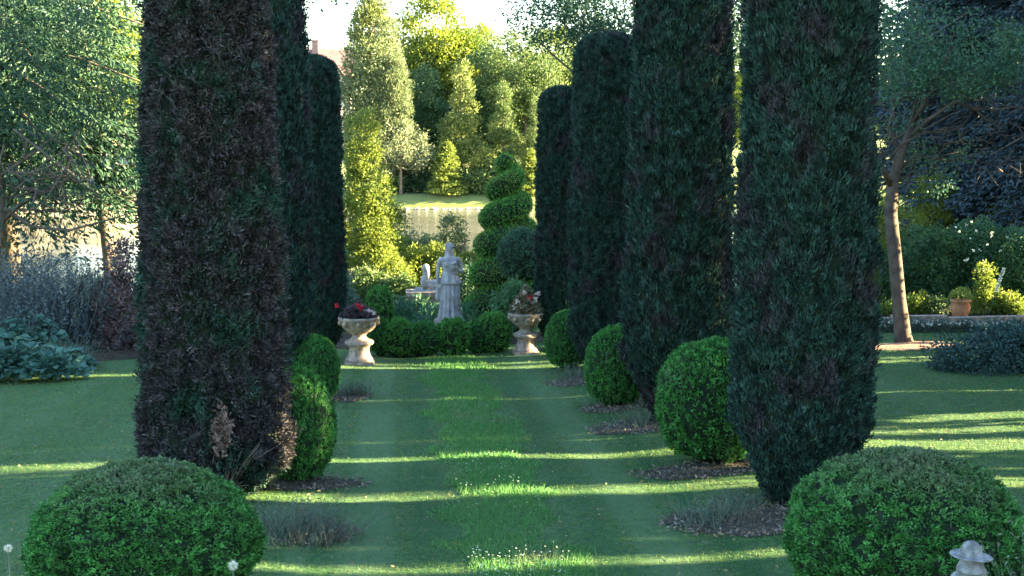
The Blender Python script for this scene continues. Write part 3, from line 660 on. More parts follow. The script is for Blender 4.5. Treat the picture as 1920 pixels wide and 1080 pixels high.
def bush(px, Y, topy, wpx, mat, lab, cat='shrub', grp=None, rz=0, dy=1.0, name='shrub', L=.10):
    b = onY(px, Y); s = FPX/Y; rx = wpx/2/s/1.05; h = at(px, topy, Y)[2]-b[2]; SEEDN[0] += 1
    if not isinstance(mat, bpy.types.Material): return tag(link(name, mat, None, b, (0, 0, rz), (rx, rx*dy, h/1.95)), lab, cat, grp)
    E = []; tall = h/(2*rx)
    if tall > 1.1:
        k = int(round(h/(rx*1.1)))
        for q in range(k): f = q/(k-1) if k > 1 else 0; E.append((random.uniform(-.18, .18)*rx, 0, h*(.12+.74*f), rx*(1-.5*f), rx*(1-.5*f), h/k*.75))
    else:
        E = [(0, 0, h*.42, rx*.75, rx*.75, h*.45), (rx*.35, -.1, h*.35, rx*.55, rx*.6, h*.42), (-rx*.38, .1, h*.33, rx*.5, rx*.6, h*.38)]
    area = rx*h+rx*rx; cp, C = crown_parts(E, int(130*area+40), .19, 30, L, .5, .15, SEEDN[0], 2.0, -.45, 1.3)
    v = cp[0]; v[:, 2] = np.maximum(v[:, 2], .01)
    tp = [limb((random.uniform(-.1, .1), random.uniform(-.1, .1), 0), C[rng.integers(len(C))], .03, .008, .1, 4, 4) for _ in range(10)]
    return tag(link(name, mesh_from([(v, cp[1], 0, False)]+[(t[0], t[1], 1, True) for t in tp], [mat, M['bark']]), None, b), lab, cat, grp)
SG = 'sunlit shrubs behind the statue'
for i, a in enumerate((
    (680, 41, 195, 120, yb, 'tall bright lime green shrub against the far left cypress'),
    (700, 39.5, 335, 130, yb, 'lime green shrub close behind the far left cypress'),
    (720, 38.5, 455, 130, yb, 'yellow green shrub mound left of the stone sphinx'),
    (800, 40, 440, 160, yb, 'yellow green shrub mound behind the stone sphinx'),
    (770, 46, 412, 180, mb, 'pale olive shrub along the pond edge left of the statue head'),
    (892, 42, 458, 110, yb, 'golden shrub right of the statue head'),
    (680, 37.6, 490, 110, mb, 'pale green flowering shrub behind the left urn'),
    (745, 37.3, 505, 100, mb, 'pale green shrub behind the small dark round bush'),
    (640, 34, 470, 60, gb, 'grey green shrub tight behind the far left cypress'),
    (845, 44, 432, 110, mb, 'pale olive shrub directly behind the statue head by the pond'),
    (735, 42.5, 400, 90, yb, 'yellow green shrub between the tall lime shrub and the pond'),
    (880, 36, 498, 60, db, 'dark shrub added for the shadow right behind the statue shoulder'),  # added dark-leaved shrub in place of the shadowy area here
    (1056, 37, 450, 60, mb, 'pale leafy shrub seen between the two farthest right cypresses'),
    (1376, 40, 430, 110, mb, 'sunlit shrub in the gap left of the nearest right cypress'),
    (1300, 40, 450, 110, db, 'shrub hidden behind the second right hand cypress'))):
    bush(a[0], a[1], a[2], a[3], a[4], a[5], grp=SG, rz=i*.8)

# beds
patch('garden_bed', 1.2, 31.6, 3.6, 2.0, M['soil'], .05, 2.2, 60, .03)
# box balls edging the bed
for i, (px, tp, bt, w, lab) in enumerate(((714, 600, 668, 46, 'small clipped box bush just right of the left urn'), (752, 600, 670, 64, 'small box bush second from the left urn'),
       (798, 606, 669, 62, 'small box bush left of the brightest one below the statue'), (851, 598, 667, 64, 'small bright box bush directly below the statue'),
       (896, 604, 662, 50, 'small box bush between the statue and the widest edging bush'), (925, 588, 660, 66, 'widest box bush edging the bed, left of the right urn'))):
    ball(px, tp, bt, w, bm_sml if i % 2 else bm_sml2, lab, rz=i, name='box_bush', grp='box bushes edging the statue bed', cat='box bush')
ball(712, 528, 600, 50, bm_sml, 'small dark round bush behind the left urn flowers', gy=622, name='box_bush', grp=None, cat='bush').location.z += .15
PER = leafmat('perennial_leaf', (.045, .13, .07), (.10, .22, .12), None, trans=.3)
def perennial(px, py, w, h, n, lab, mat=PER, L=.14, fl=None, grp='leafy perennials in the statue bed', name='leafy_perennial'):
    n = int(n*1.5); b = G(px, py); d = rdir(n); r = rng.random(n)**.5
    n0 = n; P = np.column_stack([d[:, 0]*r*w, d[:, 1]*r*w*.8, rng.random(n)*h*(1-.5*r**2)]); ax = d*np.array([.8, .8, 0])+np.array([0, 0, .7])+rdir(n)*.4
    parts = [leaf_part(P, ax, L*(.6+.8*rng.random(n)), L*.4, 0)]; mats = [mat]
    if fl:
        m = fl[1]; a = rng.random(m)*6.28; q = rng.random(m)**.5; C = np.column_stack([np.cos(a)*q*w, np.sin(a)*q*w*.8, h*(.82+.12*rng.random(m)-.3*q)])
        C = np.repeat(C, 7, 0); parts.append(leaf_part(C, rdir(len(C))+np.array([0, 0, .5]), fl[2], fl[2]*.8, 1)); mats.append(fl[0])
        parts.append(tube_part([(0, 0, 0), (0, 0, h*.6)], .02, 5, 0))
    return tag(link(name, mesh_from(parts, mats), None, b), lab, 'plant', grp)
for i, a in enumerate(((735, 612, .8, .85, 700, 'teal leaved perennial behind the box bushes, left end of the bed'), (785, 606, .7, .8, 600, 'teal leaved perennial left of the statue'),
        (705, 618, .5, .7, 500, 'leafy perennial behind the left urn'), (905, 600, .7, .85, 600, 'white flowered perennial right of the statue'),
        (950, 606, .7, .95, 600, 'white flowered perennial left of the right urn'), (815, 622, .6, .7, 400, 'leafy perennial low at the foot of the statue'),
        (875, 620, .6, .75, 400, 'leafy perennial low and right of the statue foot'))):
    perennial(*a, fl=(PETAL, 14, .045) if i in (1, 3, 4) else None)

# ---------------------------------------------------------------- statue of a draped woman
def statue_mesh():
    parts = []
    def ring(z, rx, ry, cx=0, cy=0, fl=0, nf=14, ph=0):
        return [(cx+rx*(1+fl*math.cos(nf*w+ph)+fl*.6*math.sin((nf-5)*w+1+ph))*math.cos(w), cy+ry*(1+fl*math.cos(nf*w+ph)+fl*.6*math.sin((nf-5)*w+1+ph))*math.sin(w), z) for w in [2*math.pi*k/56 for k in range(56)]]
    def loft(rings):
        V = np.array([v for r in rings for v in r]); n = 56; F = [tuple(range(n))[::-1], tuple((len(rings)-1)*n+k for k in range(n))]
        for i in range(len(rings)-1):
            for k in range(n): F.append((i*n+k, i*n+(k+1) % n, (i+1)*n+(k+1) % n, (i+1)*n+k))
        parts.append((V, F, 0, True))
    # skirt with folds, weight on one leg
    loft([ring(0, .30, .25, 0, 0, .09), ring(.10, .275, .23, 0, 0, .085), ring(.35, .245, .205, .0, -.01, .075, ph=.2), ring(.62, .235, .20, .01, -.02, .06, ph=.35),
          ring(.85, .235, .185, .015, -.01, .045, ph=.4), ring(1.02, .23, .17, .015, 0, .03), ring(1.16, .185, .14, .01, 0, .02), ring(1.22, .16, .125, 0, 0, 0)])
    # over-tunic flaring at the hip, bloused at the waist
    loft([ring(.90, .285, .225, .01, 0, .06, 10), ring(.98, .265, .205, .01, 0, .05, 10), ring(1.10, .215, .165, .01, 0, .03, 10), ring(1.20, .175, .14, 0, 0, 0)])
    loft([ring(1.14, .195, .155), ring(1.20, .175, .14), ring(1.30, .195, .15, 0, -.005), ring(1.40, .205, .155, 0, -.01), ring(1.49, .215, .125), ring(1.54, .16, .10), ring(1.58, .075, .07), ring(1.68, .056, .058)])
    for sx in (-1, 1): parts.append(ell_part((sx*.085, -.12, 1.385), (.08, .065, .075), 0, 14, 10))
    for sx in (-1, 1): parts.append(ell_part((sx*.205, 0, 1.485), (.075, .075, .07), 0, 14, 10))
    # head, chin, nose, hair with bun and crown plait
    hz = 1.765; t = .02
    parts.append(ell_part((0, -.01, hz), (.078, .094, .112), 0, 20, 16)); parts.append(ell_part((0, -.06, hz-.075), (.04, .04, .035), 0, 12, 8))
    parts.append(ell_part((0, -.104, hz-.012), (.012, .02, .03), 0, 8, 6)); parts.append(ell_part((0, -.09, hz-.055), (.026, .016, .010), 0, 8, 6))
    for sx in (-1, 1): parts.append(ell_part((sx*.03, -.088, hz+.028), (.024, .014, .009), 0, 8, 6)); parts.append(ell_part((sx*.08, 0, hz-.01), (.015, .022, .03), 0, 8, 6))
    parts.append(ell_part((0, .02, hz+.035), (.105, .105, .098), 0, 18, 12)); parts.append(ell_part((0, .10, hz), (.06, .06, .06), 0, 12, 8))
    for k in range(13):
        a = math.pi*k/12; parts.append(ell_part((math.cos(a)*.095, -.03, hz+.045+math.sin(a)*.065), (.028, .028, .028), 0, 8, 6))
    for sx in (-1, 1): parts.append(tube_part([(sx*.075, .03, hz-.03), (sx*.09, .03, hz-.13), (sx*.11, -.02, hz-.24)], [.028, .026, .018], 8))
    # right arm (viewer's left) hanging, holding cloth against the hip
    parts.append(tube_part([(-.225, 0, 1.49), (-.27, .01, 1.33), (-.285, .0, 1.20), (-.30, -.03, 1.06), (-.305, -.06, .93), (-.305, -.065, .88)], [.062, .055, .048, .042, .032, .03], 12))
    parts.append(ell_part((-.305, -.07, .845), (.028, .04, .05), 0, 12, 8))
    for k in range(4): parts.append(tube_part([(-.325+k*.013, -.10+k*.012, .85), (-.322+k*.013, -.105+k*.01, .81), (-.315+k*.012, -.09+k*.008, .775-.006*(k in (1, 2)))], [.0125, .012, .009], 8))
    parts.append(tube_part([(-.28, -.09, .86), (-.268, -.115, .83), (-.272, -.12, .80)], [.014, .013, .010], 8))
    # cloth falling from that hand
    loft([ring(.52, .075, .05, -.29, -.05, .12, 7), ring(.66, .06, .045, -.295, -.06, .1, 7), ring(.80, .04, .035, -.30, -.07, .08, 7)])
    # left arm bent, forearm lifted across to the chest holding a posy
    parts.append(tube_part([(.225, 0, 1.49), (.275, .0, 1.36), (.30, -.02, 1.22), (.285, -.05, 1.16)], [.062, .054, .048, .045], 12))
    parts.append(tube_part([(.29, -.04, 1.17), (.23, -.15, 1.22), (.14, -.20, 1.31)], [.046, .038, .028], 12))
    parts.append(ell_part((.115, -.205, 1.335), (.045, .028, .035), 0, 12, 8))
    for k in range(4): parts.append(tube_part([(.095, -.215+.0*k, 1.355-k*.018), (.065, -.235, 1.36-k*.018), (.05, -.215, 1.355-k*.018)], [.012, .011, .009], 8))
    parts.append(tube_part([(.125, -.21, 1.355), (.11, -.235, 1.385), (.09, -.235, 1.395)], [.013, .012, .009], 8))
    for k in range(9): d = rdir(1)[0]*.04; parts.append(ell_part((.08+d[0], -.235+d[1]*.6, 1.43+d[2]*.8), (.024, .024, .024), 0, 8, 6))
    parts.append(tube_part([(.08, -.235, 1.41), (.12, -.22, 1.30), (.15, -.2, 1.24)], [.02, .018, .012], 8))
    # toes and feet under the hem
    for sx in (-1, 1): parts.append(ell_part((sx*.08, -.235, .03), (.045, .085, .035), 0, 12, 8))
    # shawl across the chest
    parts.append(tube_part([(-.19, -.06, 1.53), (-.08, -.17, 1.42), (.05, -.185, 1.27), (.17, -.13, 1.16), (.2, 0, 1.12)], [.035, .03, .032, .035, .03], 8))
    return fuse(parts, M['stone'], .011, 2)
sb = onY(842, 31.6); sh = at(842, 455, 31.6)[2]; foot = at(842, 600, 31.6)[2]; ph = foot-sb[2]
S = empty('statue', sb, 'grey stone statue of a woman in a draped gown, one hand at her chest', 'statue')
sc_ = (sh-foot)/1.90
link('figure', statue_mesh(), S, (0, 0, ph), (0, 0, R(8)), sc_)
link('plinth', mesh_from([box_part(-.42, .42, -.42, .42, -.1, .12), box_part(-.34, .34, -.34, .34, .12, ph-.10), box_part(-.38, .38, -.38, .38, ph-.10, ph-.03), box_part(-.35, .35, -.35, .35, ph-.03, ph+.004)], [M['urnstone']]), S)

# stone sphinx behind
def sphinx():
    P = [ell_part((.28, 0, .20), (.38, .15, .16), 0, 20, 12), ell_part((-.05, 0, .28), (.16, .14, .24), 0, 16, 12),
         tube_part([(-.06, 0, .4), (-.06, 0, .60)], [.10, .07], 12), ell_part((-.07, 0, .70), (.095, .085, .12), 0, 18, 12), ell_part((-.04, 0, .72), (.12, .12, .13), 0, 16, 10),
         ell_part((-.165, 0, .69), (.02, .012, .02), 0, 8, 6), ell_part((-.13, 0, .64), (.04, .035, .03), 0, 8, 6),
         tube_part([(.03, .09, .66), (.05, .10, .45), (.0, .09, .36)], [.04, .05, .04], 8), tube_part([(.03, -.09, .66), (.05, -.10, .45), (.0, -.09, .36)], [.04, .05, .04], 8),
         ell_part((.52, .1, .16), (.15, .08, .14), 0, 12, 8), ell_part((.52, -.1, .16), (.15, .08, .14), 0, 12, 8),
         tube_part([(.62, 0, .12), (.72, .1, .06), (.6, .2, .05)], [.03, .025, .03], 8)]
    for s in (-1, 1): P.append(tube_part([(-.08, s*.1, .22), (-.12, s*.1, .06), (-.38, s*.1, .045)], [.06, .055, .05], 10))
    P.append(box_part(-.46, .72, -.2, .2, -.05, .03))
    return fuse(P, M['stone'], .016, 2)
qb = onY(793, 36); qz = at(793, 545, 36)[2]; qh = at(793, 495, 36)[2]-qz
Q = empty('sphinx_statue', qb, 'grey stone sphinx crouching on a pale sunlit block left of the statue', 'statue')
link('figure', sphinx(), Q, (.1, 0, qz-qb[2]), (0, 0, R(-12)), qh/.84)
link('plinth', mesh_from([box_part(-.45, .85, -.35, .35, -.2, qz-qb[2]-.12), box_part(-.5, .9, -.4, .4, qz-qb[2]-.12, qz-qb[2]-.0)], [M['urnstone']]), Q)

# ---------------------------------------------------------------- urns
def urn(px, py, topy, lab, wide, flab, flm, seed, red=2, fh_=.34):
    p = G(px, py); s = FPX/p[1]; H = (py-topy)/s
    t = empty('stone_urn', p, lab, 'urn', 'stone urns either side of the path end', 0, H)
    link('pedestal', mesh_from([box_part(-.30, .30, -.30, .30, -.08, .07), lathe_part([(.27, .07), (.28, .10), (.26, .13), (.225, .18), (.20, .26), (.20, .33), (.23, .38), (.285, .41), (.30, .45), (.29, .48), (.24, .51)], 40, 0, 10, .02, (.14, .40))], [M['urnstone']]), t)
    w = wide
    link('bowl', mesh_from([lathe_part([(.20, .51), (.17, .54), (.14, .57), (.14, .60), (.18, .64), (.26*w, .69), (.32*w, .76), (.355*w, .83), (.36*w, .87), (.39*w, .90), (.42*w, .92), (.425*w, .96), (.40*w, .98), (.36*w, .98), (.33*w, .93), (.05, .92)], 48, 0, 16, .05, (.66, .86)),
        ] + [ell_part((math.cos(a)*.385*w, math.sin(a)*.385*w, .86), (.05, .05, .06), 0, 10, 8, .3, 3) for a in [k*math.pi/4 for k in range(8)]], [M['urnstone']]), t)
    # planting in the urn: a thing of its own
    n = 700; d = rdir(n); r = rng.random(n)**.5
    top = np.array([p[0], p[1], p[2]+H*.95]); P = np.column_stack([d[:, 0]*r*.36*w*H, d[:, 1]*r*.36*w*H, np.abs(d[:, 2])*fh_*H*(1-r*.5)])
    f = empty('urn_flowers', top, flab, 'flowers', 'flowers planted in the stone urns')
    ml = leafmat('urn_leaf_%d' % seed, *flm, trans=.25)
    parts = [leaf_part(P, d+np.array([0, 0, .5])+rdir(n)*.4, .10, .085)]
    link('leaves', mesh_from(parts, [ml]), f)
    RED = leafmat('red_petal_%d' % seed, (.45, .015, .03), (.62, .03, .05), None, trans=.2)
    for (x, z) in red:
        c = np.array([x*H, -.22*H, z*H]); m = 26
        parts = [leaf_part(c+rdir(m)*.035, rdir(m), .04, .04, 0), tube_part([(x*.4, 0, 0), c*.6, c], .006, 5, 1)]
        link('flower_head', mesh_from(parts, [RED, ml]), f)
    # pale curled rosettes / stone fruit
    return t, f
urn(674, 682, 590, 'stone pedestal urn on the left of the path end, sunlit only down its right side', 1.0, 'dark purple foliage with red blooms in the left urn',
    ((.035, .04, .035), (.13, .09, .11)), 1, [(-.42, .28), (-.02, .30), (.05, .24)])
urn(986, 663, 582, 'stone pedestal urn on the right of the path end, warmly lit by the sun', 1.0, 'leafy pale plant with one red bloom in the right urn',
    ((.08, .09, .04), (.24, .20, .13)), 2, [(.06, .42), (.1, .38)], .75)
# pale shell-like pink blooms in right urn
c = [o for o in COL.objects if o.name.startswith('urn_flowers')][1]
PK = leafmat('pink_white_petal', (.5, .38, .33), (.7, .58, .52), None, trans=.2)
for (x, z) in ((-.28, .10), (-.22, -.02), (-.12, .14), (-.16, -.06), (.0, .08), (.14, .2), (.22, .05), (.2, .3), (-.2, .26), (-.05, .45), (.05, .28), (.26, .42)):
    m = 22; cc = np.array([x, -.2, z+.05]); link('bloom', mesh_from([leaf_part(cc+rdir(m)*.03, rdir(m)+np.array([0, -.3, .2]), .06, .05)], [PK]), c)
c = [o for o in COL.objects if o.name.startswith('urn_flowers')][0]
for (x, z) in ((.12, .10), (.22, .12), (.3, .08), (.18, .02), (-.1, .05)):
    m = 22; cc = np.array([x, -.2, z+.04]); link('bloom', mesh_from([leaf_part(cc+rdir(m)*.03, rdir(m)+np.array([0, -.3, .2]), .06, .05)], [PK]), c)

# ---------------------------------------------------------------- topiary
def spiral_mesh(H, R0, turns, n, mat):
    def pt(t):  # t 0..1 upwards
        z = .28+(H-.45)*t**.92; r = R0*(1-t)**.6*.5+.02; a = 2*math.pi*turns*t+1.2
        return np.column_stack([r*np.cos(a), r*np.sin(a), z])
    def tr_(t): return R0*(.16+.56*(1-t)**.6)
    t = rng.random(n)**.85; t = 1-t if False else t*.0+rng.beta(1, 1.6, n); c = pt(t); rr = tr_(t); d = rdir(n)
    sh = np.column_stack([np.ones(n), np.ones(n), np.full(n, .78)])
    P = c+d*rr[:, None]*sh*(1+.04*fbm(c+d, 3, 4))[:, None]
    parts = [leaf_part(P-d*.02, d*.8+rdir(n)*.9+np.array([0, 0, .3]), .055*(.6+.8*rng.random(n)), .04, 0)]
    tt = np.linspace(0, 1, 140); C = pt(tt); T = tube_part(list(C), list(tr_(tt)*.93), 14, 1); 
    v = T[0]; cc = np.repeat(C, 14, 0); v = cc+(v-cc)*np.array([1, 1, .8]); parts.append((v, T[1], 1, True))
    parts.append(tube_part([(0, 0, -.1), (0, 0, H*.9)], [.05, .02], 8, 1))
    return mesh_from(parts, [mat, M['greencore']])
tb = onY(951, 34.3); th = at(955, 283, 34.3)[2]-tb[2]
T = empty('spiral_topiary', tb, 'tall green spiral cut topiary cone left of the shortest right hand cypress', 'topiary')
SPI = leafmat('topiary_leaf', (.06, .20, .035), (.12, .30, .05), (.16, .24, .05), 1.2, .5, .65, .2)
link('crown', spiral_mesh(th, .98, 5.5, 80000, SPI), T)
pb = onY(980, 32.0); pc = at(980, 480, 32.0)
T = empty('ball_topiary', pb, 'big round blue green clipped ball on a stem in front of the spiral topiary', 'topiary')
bt_ = ball_mesh(9, 9000, .075, leafmat('blue_topiary_leaf', (.035, .10, .06), (.07, .16, .09), None, trans=.2))
link('crown', bt_, T, (0, 0, pc[2]-pb[2]), None, (.62, .62, .68)); link('stem', mesh_from([tube_part([(0, 0, -.1), (.03, 0, .6), (0, 0, pc[2]-pb[2])], [.06, .05, .04], 8)], [M['bark']]), T)
bush(965, 31.5, 528, 80, mesh_from([crown_parts([(0, 0, 1, 1, 1, .95)], 120, .3, 26, .16, .8, .2, 8, 2.5, -1)[0]], [leafmat('pale_perennial_leaf', (.06, .15, .06), (.11, .22, .10), None, trans=.3)]), 'fresh green leafy shrub below the ball topiary, left of the right urn', rz=1)

# ---------------------------------------------------------------- right side: tree, shrubs, pot, border
rb = G(1693, 645); Yr = rb[1]
RT = empty('garden_tree', rb, 'slender leaning tree with a smooth grey trunk and bare spreading lower branches on the right', 'tree')
k_ = Yr/FPX
def rp(px, py, dy=0): q = at(px, py, Yr+dy); return q-rb
gb_ = solidmat('smooth_grey_bark', (.05, .038, .034), (.11, .085, .068), 4, .85, .4, .1, bscale=14)
tw = [tube_part([rp(1696, 655), rp(1693, 630), rp(1685, 560), rp(1678, 480), rp(1670, 400), rp(1674, 340), rp(1690, 285), rp(1712, 230)], [.26, .20, .165, .155, .15, .14, .11, .07], 14)]
link('trunk', mesh_from(tw, [gb_]), RT)
br = []
for (pts, r0) in ((((1672, 350), (1655, 315), (1642, 290), (1638, 240)), .08), (((1680, 320), (1720, 290), (1760, 300), (1790, 300)), .05), (((1700, 260), (1740, 225), (1790, 190), (1830, 205), (1870, 205), (1925, 198)), .055),
                  (((1712, 230), (1740, 180), (1770, 120), (1790, 60)), .06), (((1690, 285), (1665, 240), (1680, 190), (1660, 130)), .05), (((1715, 245), (1760, 250), (1800, 240), (1850, 180)), .04),
                  (((1705, 240), (1720, 180), (1700, 120), (1720, 60)), .05), (((1680, 330), (1700, 345), (1715, 300), (1740, 285)), .03), (((1830, 205), (1850, 225), (1885, 245)), .03), (((1760, 300), (1770, 270), (1800, 265), (1830, 275)), .03),
                  (((1668, 300), (1690, 270), (1730, 250), (1770, 245)), .03), (((1660, 310), (1650, 270), (1665, 250)), .03), (((1740, 180), (1790, 150), (1840, 140)), .03), (((1680, 345), (1710, 320), (1735, 345)), .02), (((1650, 305), (1670, 262), (1700, 252)), .03)):
    n = len(pts); dys = np.cumsum([0]+[random.uniform(-.5, .3) for _ in pts[1:]])
    br.append(tube_part([rp(a, b, dd) for (a, b), dd in zip(pts, dys)], list(np.linspace(r0, r0*.3, n)), 7))
for k in range(170):
    a = random.uniform(1640, 1915); b = random.uniform(150, 330); q = rp(a, b, random.uniform(-1.2, 1.2)); e2 = q+rdir(1)[0]*np.array([.7, .4, .45])
    br.append(tube_part([q, (q+e2)/2+rdir(1)[0]*.06, e2], [.014, .009, .004], 4))
link('branches', mesh_from(br, [gb_]), RT)
cen = []
for (px, py, rx, rz_, n) in ((1700, 90, 1.2, .9, 60), (1790, 130, 1.5, .8, 80), (1860, 90, 1.3, .8, 50), (1700, 30, 1.2, .8, 40), (1760, 160, 1.3, .35, 26), (1680, 150, .7, .6, 22), (1840, 150, 1.2, .35, 22)):
    c = rp(px, py); d = rdir(n)*rng.random((n, 1))**.4; cen.append(c+d*np.array([rx, 1.5, rz_]))
for (px, py, n) in ((1730, 290, 6), (1755, 330, 5), (1690, 240, 6), (1800, 290, 4)):
    cen.append(rp(px, py)+rdir(n)*.3)
C = np.concatenate(cen); Qp = np.repeat(C, 40, 0); n = len(Qp); d = rdir(n); P = Qp+d*(.28*rng.random(n)**.5)[:, None]
link('crown', mesh_from([leaf_part(P, d+rdir(n)*.6, .085*(.6+.8*rng.random(n)), .05)], [leafmat('garden_tree_leaf', (.03, .085, .045), (.07, .15, .08), (.12, .15, .06), 1.2, .58, .7, .3)]), RT)

bspr = conifer_meshes(20, 5.6, LM['blue'], 620, 14, 14, .24, .16, .45, .7, asp=.34, rt=.3, hang=.5)
put_tree(bspr, 1900, 50, 'very dark blue spruce with drooping boughs filling the top right', 20, -620, 0, cat='conifer', name='blue_spruce', wid=1.15)
put_tree(bspr, 2060, 44, 'second dark blue spruce overlapping the right edge of the frame', 20, -560, 2.2, cat='conifer', name='blue_spruce')
put_tree(spruce, 1850, 60, 'dark evergreen broad tree behind the blue spruces', 16, -420, 1.2, wid=1.25)
# broad shaded tree over the right row, and one behind the huge left cypress
over = broad_tree_meshes(10, [(0, 0, 9.4, 3.0, 2.5, 2.0), (-2.6, 0, 9.3, 1.9, 1.6, 1.5), (2.4, 0, 9.2, 2, 2, 1.8)], 800, .45, 38, .12, LM['shade'], M['bark'], .2, 12, 0, .55, -.3, .7, 14)
put_tree(over, 1210, 39.5, 'dark leafy tree overhanging the top of the right row against the sky', 10, None, 0, wid=1.0)
over2 = broad_tree_meshes(10, [(0, 0, 9.6, 2.2, 2.0, 2.2)], 200, .4, 34, .12, LM['shade'], M['bark'], .2, 14, 0, .55, -.3, .7, 10)
put_tree(over2, 492, 33, 'dark tree whose twigs show against the sky beside the huge brown cypress', 10, None, 0)
RG = 'shrubs of the right hand border'
ros = leafmat('rose_leaf', (.02, .07, .03), (.055, .13, .05), (.10, .17, .05), 1.5, .55, .66, .3)
for i, a in enumerate(((1735, 38.5, 400, 190, ros, 'dark green rose bush just right of the slender tree trunk'), (1830, 38, 385, 220, ros, 'tall dark green rose bush in the middle of the right border'),
    (1925, 37, 400, 190, ros, 'dark green rose bush with pale blooms at the right edge'), (1665, 40, 380, 130, yb, 'sunlit yellow shrub between the nearest cypress and slender trunk'),
    (1900, 46, 350, 200, yb, 'sunlit shrub behind the rose bushes at the right edge'), (1750, 47, 365, 180, yb, 'sunlit shrub behind the rose bushes beside the trunk'),
    (1715, 35.6, 535, 70, yb, 'low yellow green shrub right of the slender trunk'), (1755, 35.5, 555, 70, mb, 'low olive shrub between the trunk and the terracotta pot'),
    (1855, 35.4, 505, 55, yb, 'bright yellow spiky shrub right of the terracotta pot'), (1900, 35.3, 545, 70, yb, 'low golden shrub at the right edge beyond the white border'),
    (1668, 35.5, 568, 36, yb, 'small lime plant left of the slender trunk'),
    (1510, 40, 400, 200, db, 'dark shrub hidden behind the nearest right cypress'))):
    bush(a[0], a[1], a[2], a[3], a[4], a[5], grp=RG, rz=i*.9, name='border_shrub')
# roses on the right bush
rose = []
for k in range(16):
    q = at(random.uniform(1780, 1920), random.uniform(410, 500), 36.6+random.uniform(-.3, .4)); m = 8
    rose.append(leaf_part(np.tile(q, (m, 1))+rdir(m)*.02, rdir(m), .05, .045))
tag(link('rose_blooms', mesh_from(rose, [PETAL])), 'scattered white rose blooms over the dark rose bushes', 'flowers', kind='stuff')
# spiky white flower stalk
q = at(1868, 545, 34.2); q2 = at(1882, 503, 34.2); b0 = onY(1860, 34.2)
n = 200; tt = rng.random(n)[:, None]; P = q+(q2-q)*tt+rdir(n)*.03
tag(link('white_flower_spike', mesh_from([leaf_part(P-b0, rdir(n), .05, .04), tube_part([(0, 0, 0), q-b0, q2-b0], [.015, .012, .008], 6, 1)], [PETAL, PER]), None, b0), 'tall white flower spike leaning over the yellow shrub', 'flower')
# terracotta pot
b = onY(1808, 34.5); pz_ = at(1808, 600, 34.5)[2]; zt = at(1808, 562, 34.5)[2]; H = zt-pz_
T = empty('terracotta_pot', (b[0], b[1], b[2]), 'rounded terracotta pot among the plants of the right border', 'pot')
link('plinth', mesh_from([box_part(-.22, .22, -.22, .22, -.05, pz_-b[2])], [M['urnstone']]), T)
link('vessel', mesh_from([lathe_part([(.15, 0), (.17, .03), (.25, H*.4), (.28, H*.65), (.25, H*.9), (.29, H*.93), (.29, H), (.24, H), (.22, H*.9), (.02, H*.88)], 32, 0, c=(0, 0, pz_-b[2]))], [M['terra']]), T)
n = 220; d = rdir(n); P = np.array([0, 0, zt-b[2]])+np.abs(d)*np.array([0, 0, .28])+d*np.array([.24, .24, 0])
tag(link('pot_plant', mesh_from([leaf_part(P, d+np.array([0, 0, .6]), .12, .06)], [LM['gold']]), None, b), 'yellow green plant growing in the terracotta pot', 'plant')
# low white-flowered border (each clump) with pale stone edging
for i, px in enumerate((1665, 1720, 1765, 1812, 1858, 1902, 1950)):
    perennial(px, 622, .42, .34, 900, ['grey leaved clump left of the trunk foot', 'grey clump right behind the trunk foot', 'white flowered grey clump left of the pot', 'white flowered grey clump below the pot', 'white flowered grey clump right of the pot', 'white flowered grey clump near the right edge', 'white flowered grey clump cut by the right edge'][i],
              leafmat('grey_leaf_%d' % i, (.06, .09, .07), (.15, .18, .15), None, trans=.2), .07, (PETAL, 26, .05), 'low white flowered border clumps', 'border_plant')
ed = empty('stone_edging', onY(1800, 33.8), 'pale low stone wall behind the white flowered border', 'edging')
cs = []
for i in range(13):
    x = (i-6)*.52; cs.append(box_part(x-.25, x+.25, -.13, .13, -.1, .2+random.uniform(-.04, .04)))
link('stones', mesh_from(cs, [M['urnstone']]), ed)
cot = mesh_from([crown_parts([(0, 0, .3, 1.9, 1.0, .66), (.9, .1, .35, 1.5, 1, .7)], 600, .22, 40, .09, .5, .1, 30, 2, -1)[0]], [leafmat('low_shrub_leaf', (.02, .05, .045), (.045, .095, .08), None, trans=.15)])
b = G(1865, 700); tag(link('low_shrub', cot, None, (b[0]+.75, b[1]+.6, b[2]-.12)), 'low spreading blue green shrub on the lawn at the right edge', 'shrub')

# ---------------------------------------------------------------- left side
lc = conifer_meshes(15, 6.2, LM['shade'], 620, 15, 9, .20, .24, .30, .6, asp=.34, rt=.32, hang=.6)
put_tree(lc, 15, 37.5, 'big deep green conifer with drooping branches filling the upper left', 15, -480, .4, cat='conifer', name='drooping_conifer')
lc2 = broad_tree_meshes(10, [(0, 0, 6.4, 2.6, 2.2, 3.2), (.6, 0, 5.0, 2.0, 1.8, 1.5), (-2.2, 0, 6.2, 2.0, 2, 2.2)], 620, .40, 30, .13, leafmat('grey_green_leaf', (.07, .15, .08), (.16, .26, .13), (.05, .12, .05), .8, .5, .62, .3), M['bark'], .16, 31, -.3, .38, -.3, .7, 14)
put_tree(lc2, 205, 39.0, 'grey green leafy tree with sunlit right side, left of the huge brown cypress', 9.6, -60, 0)
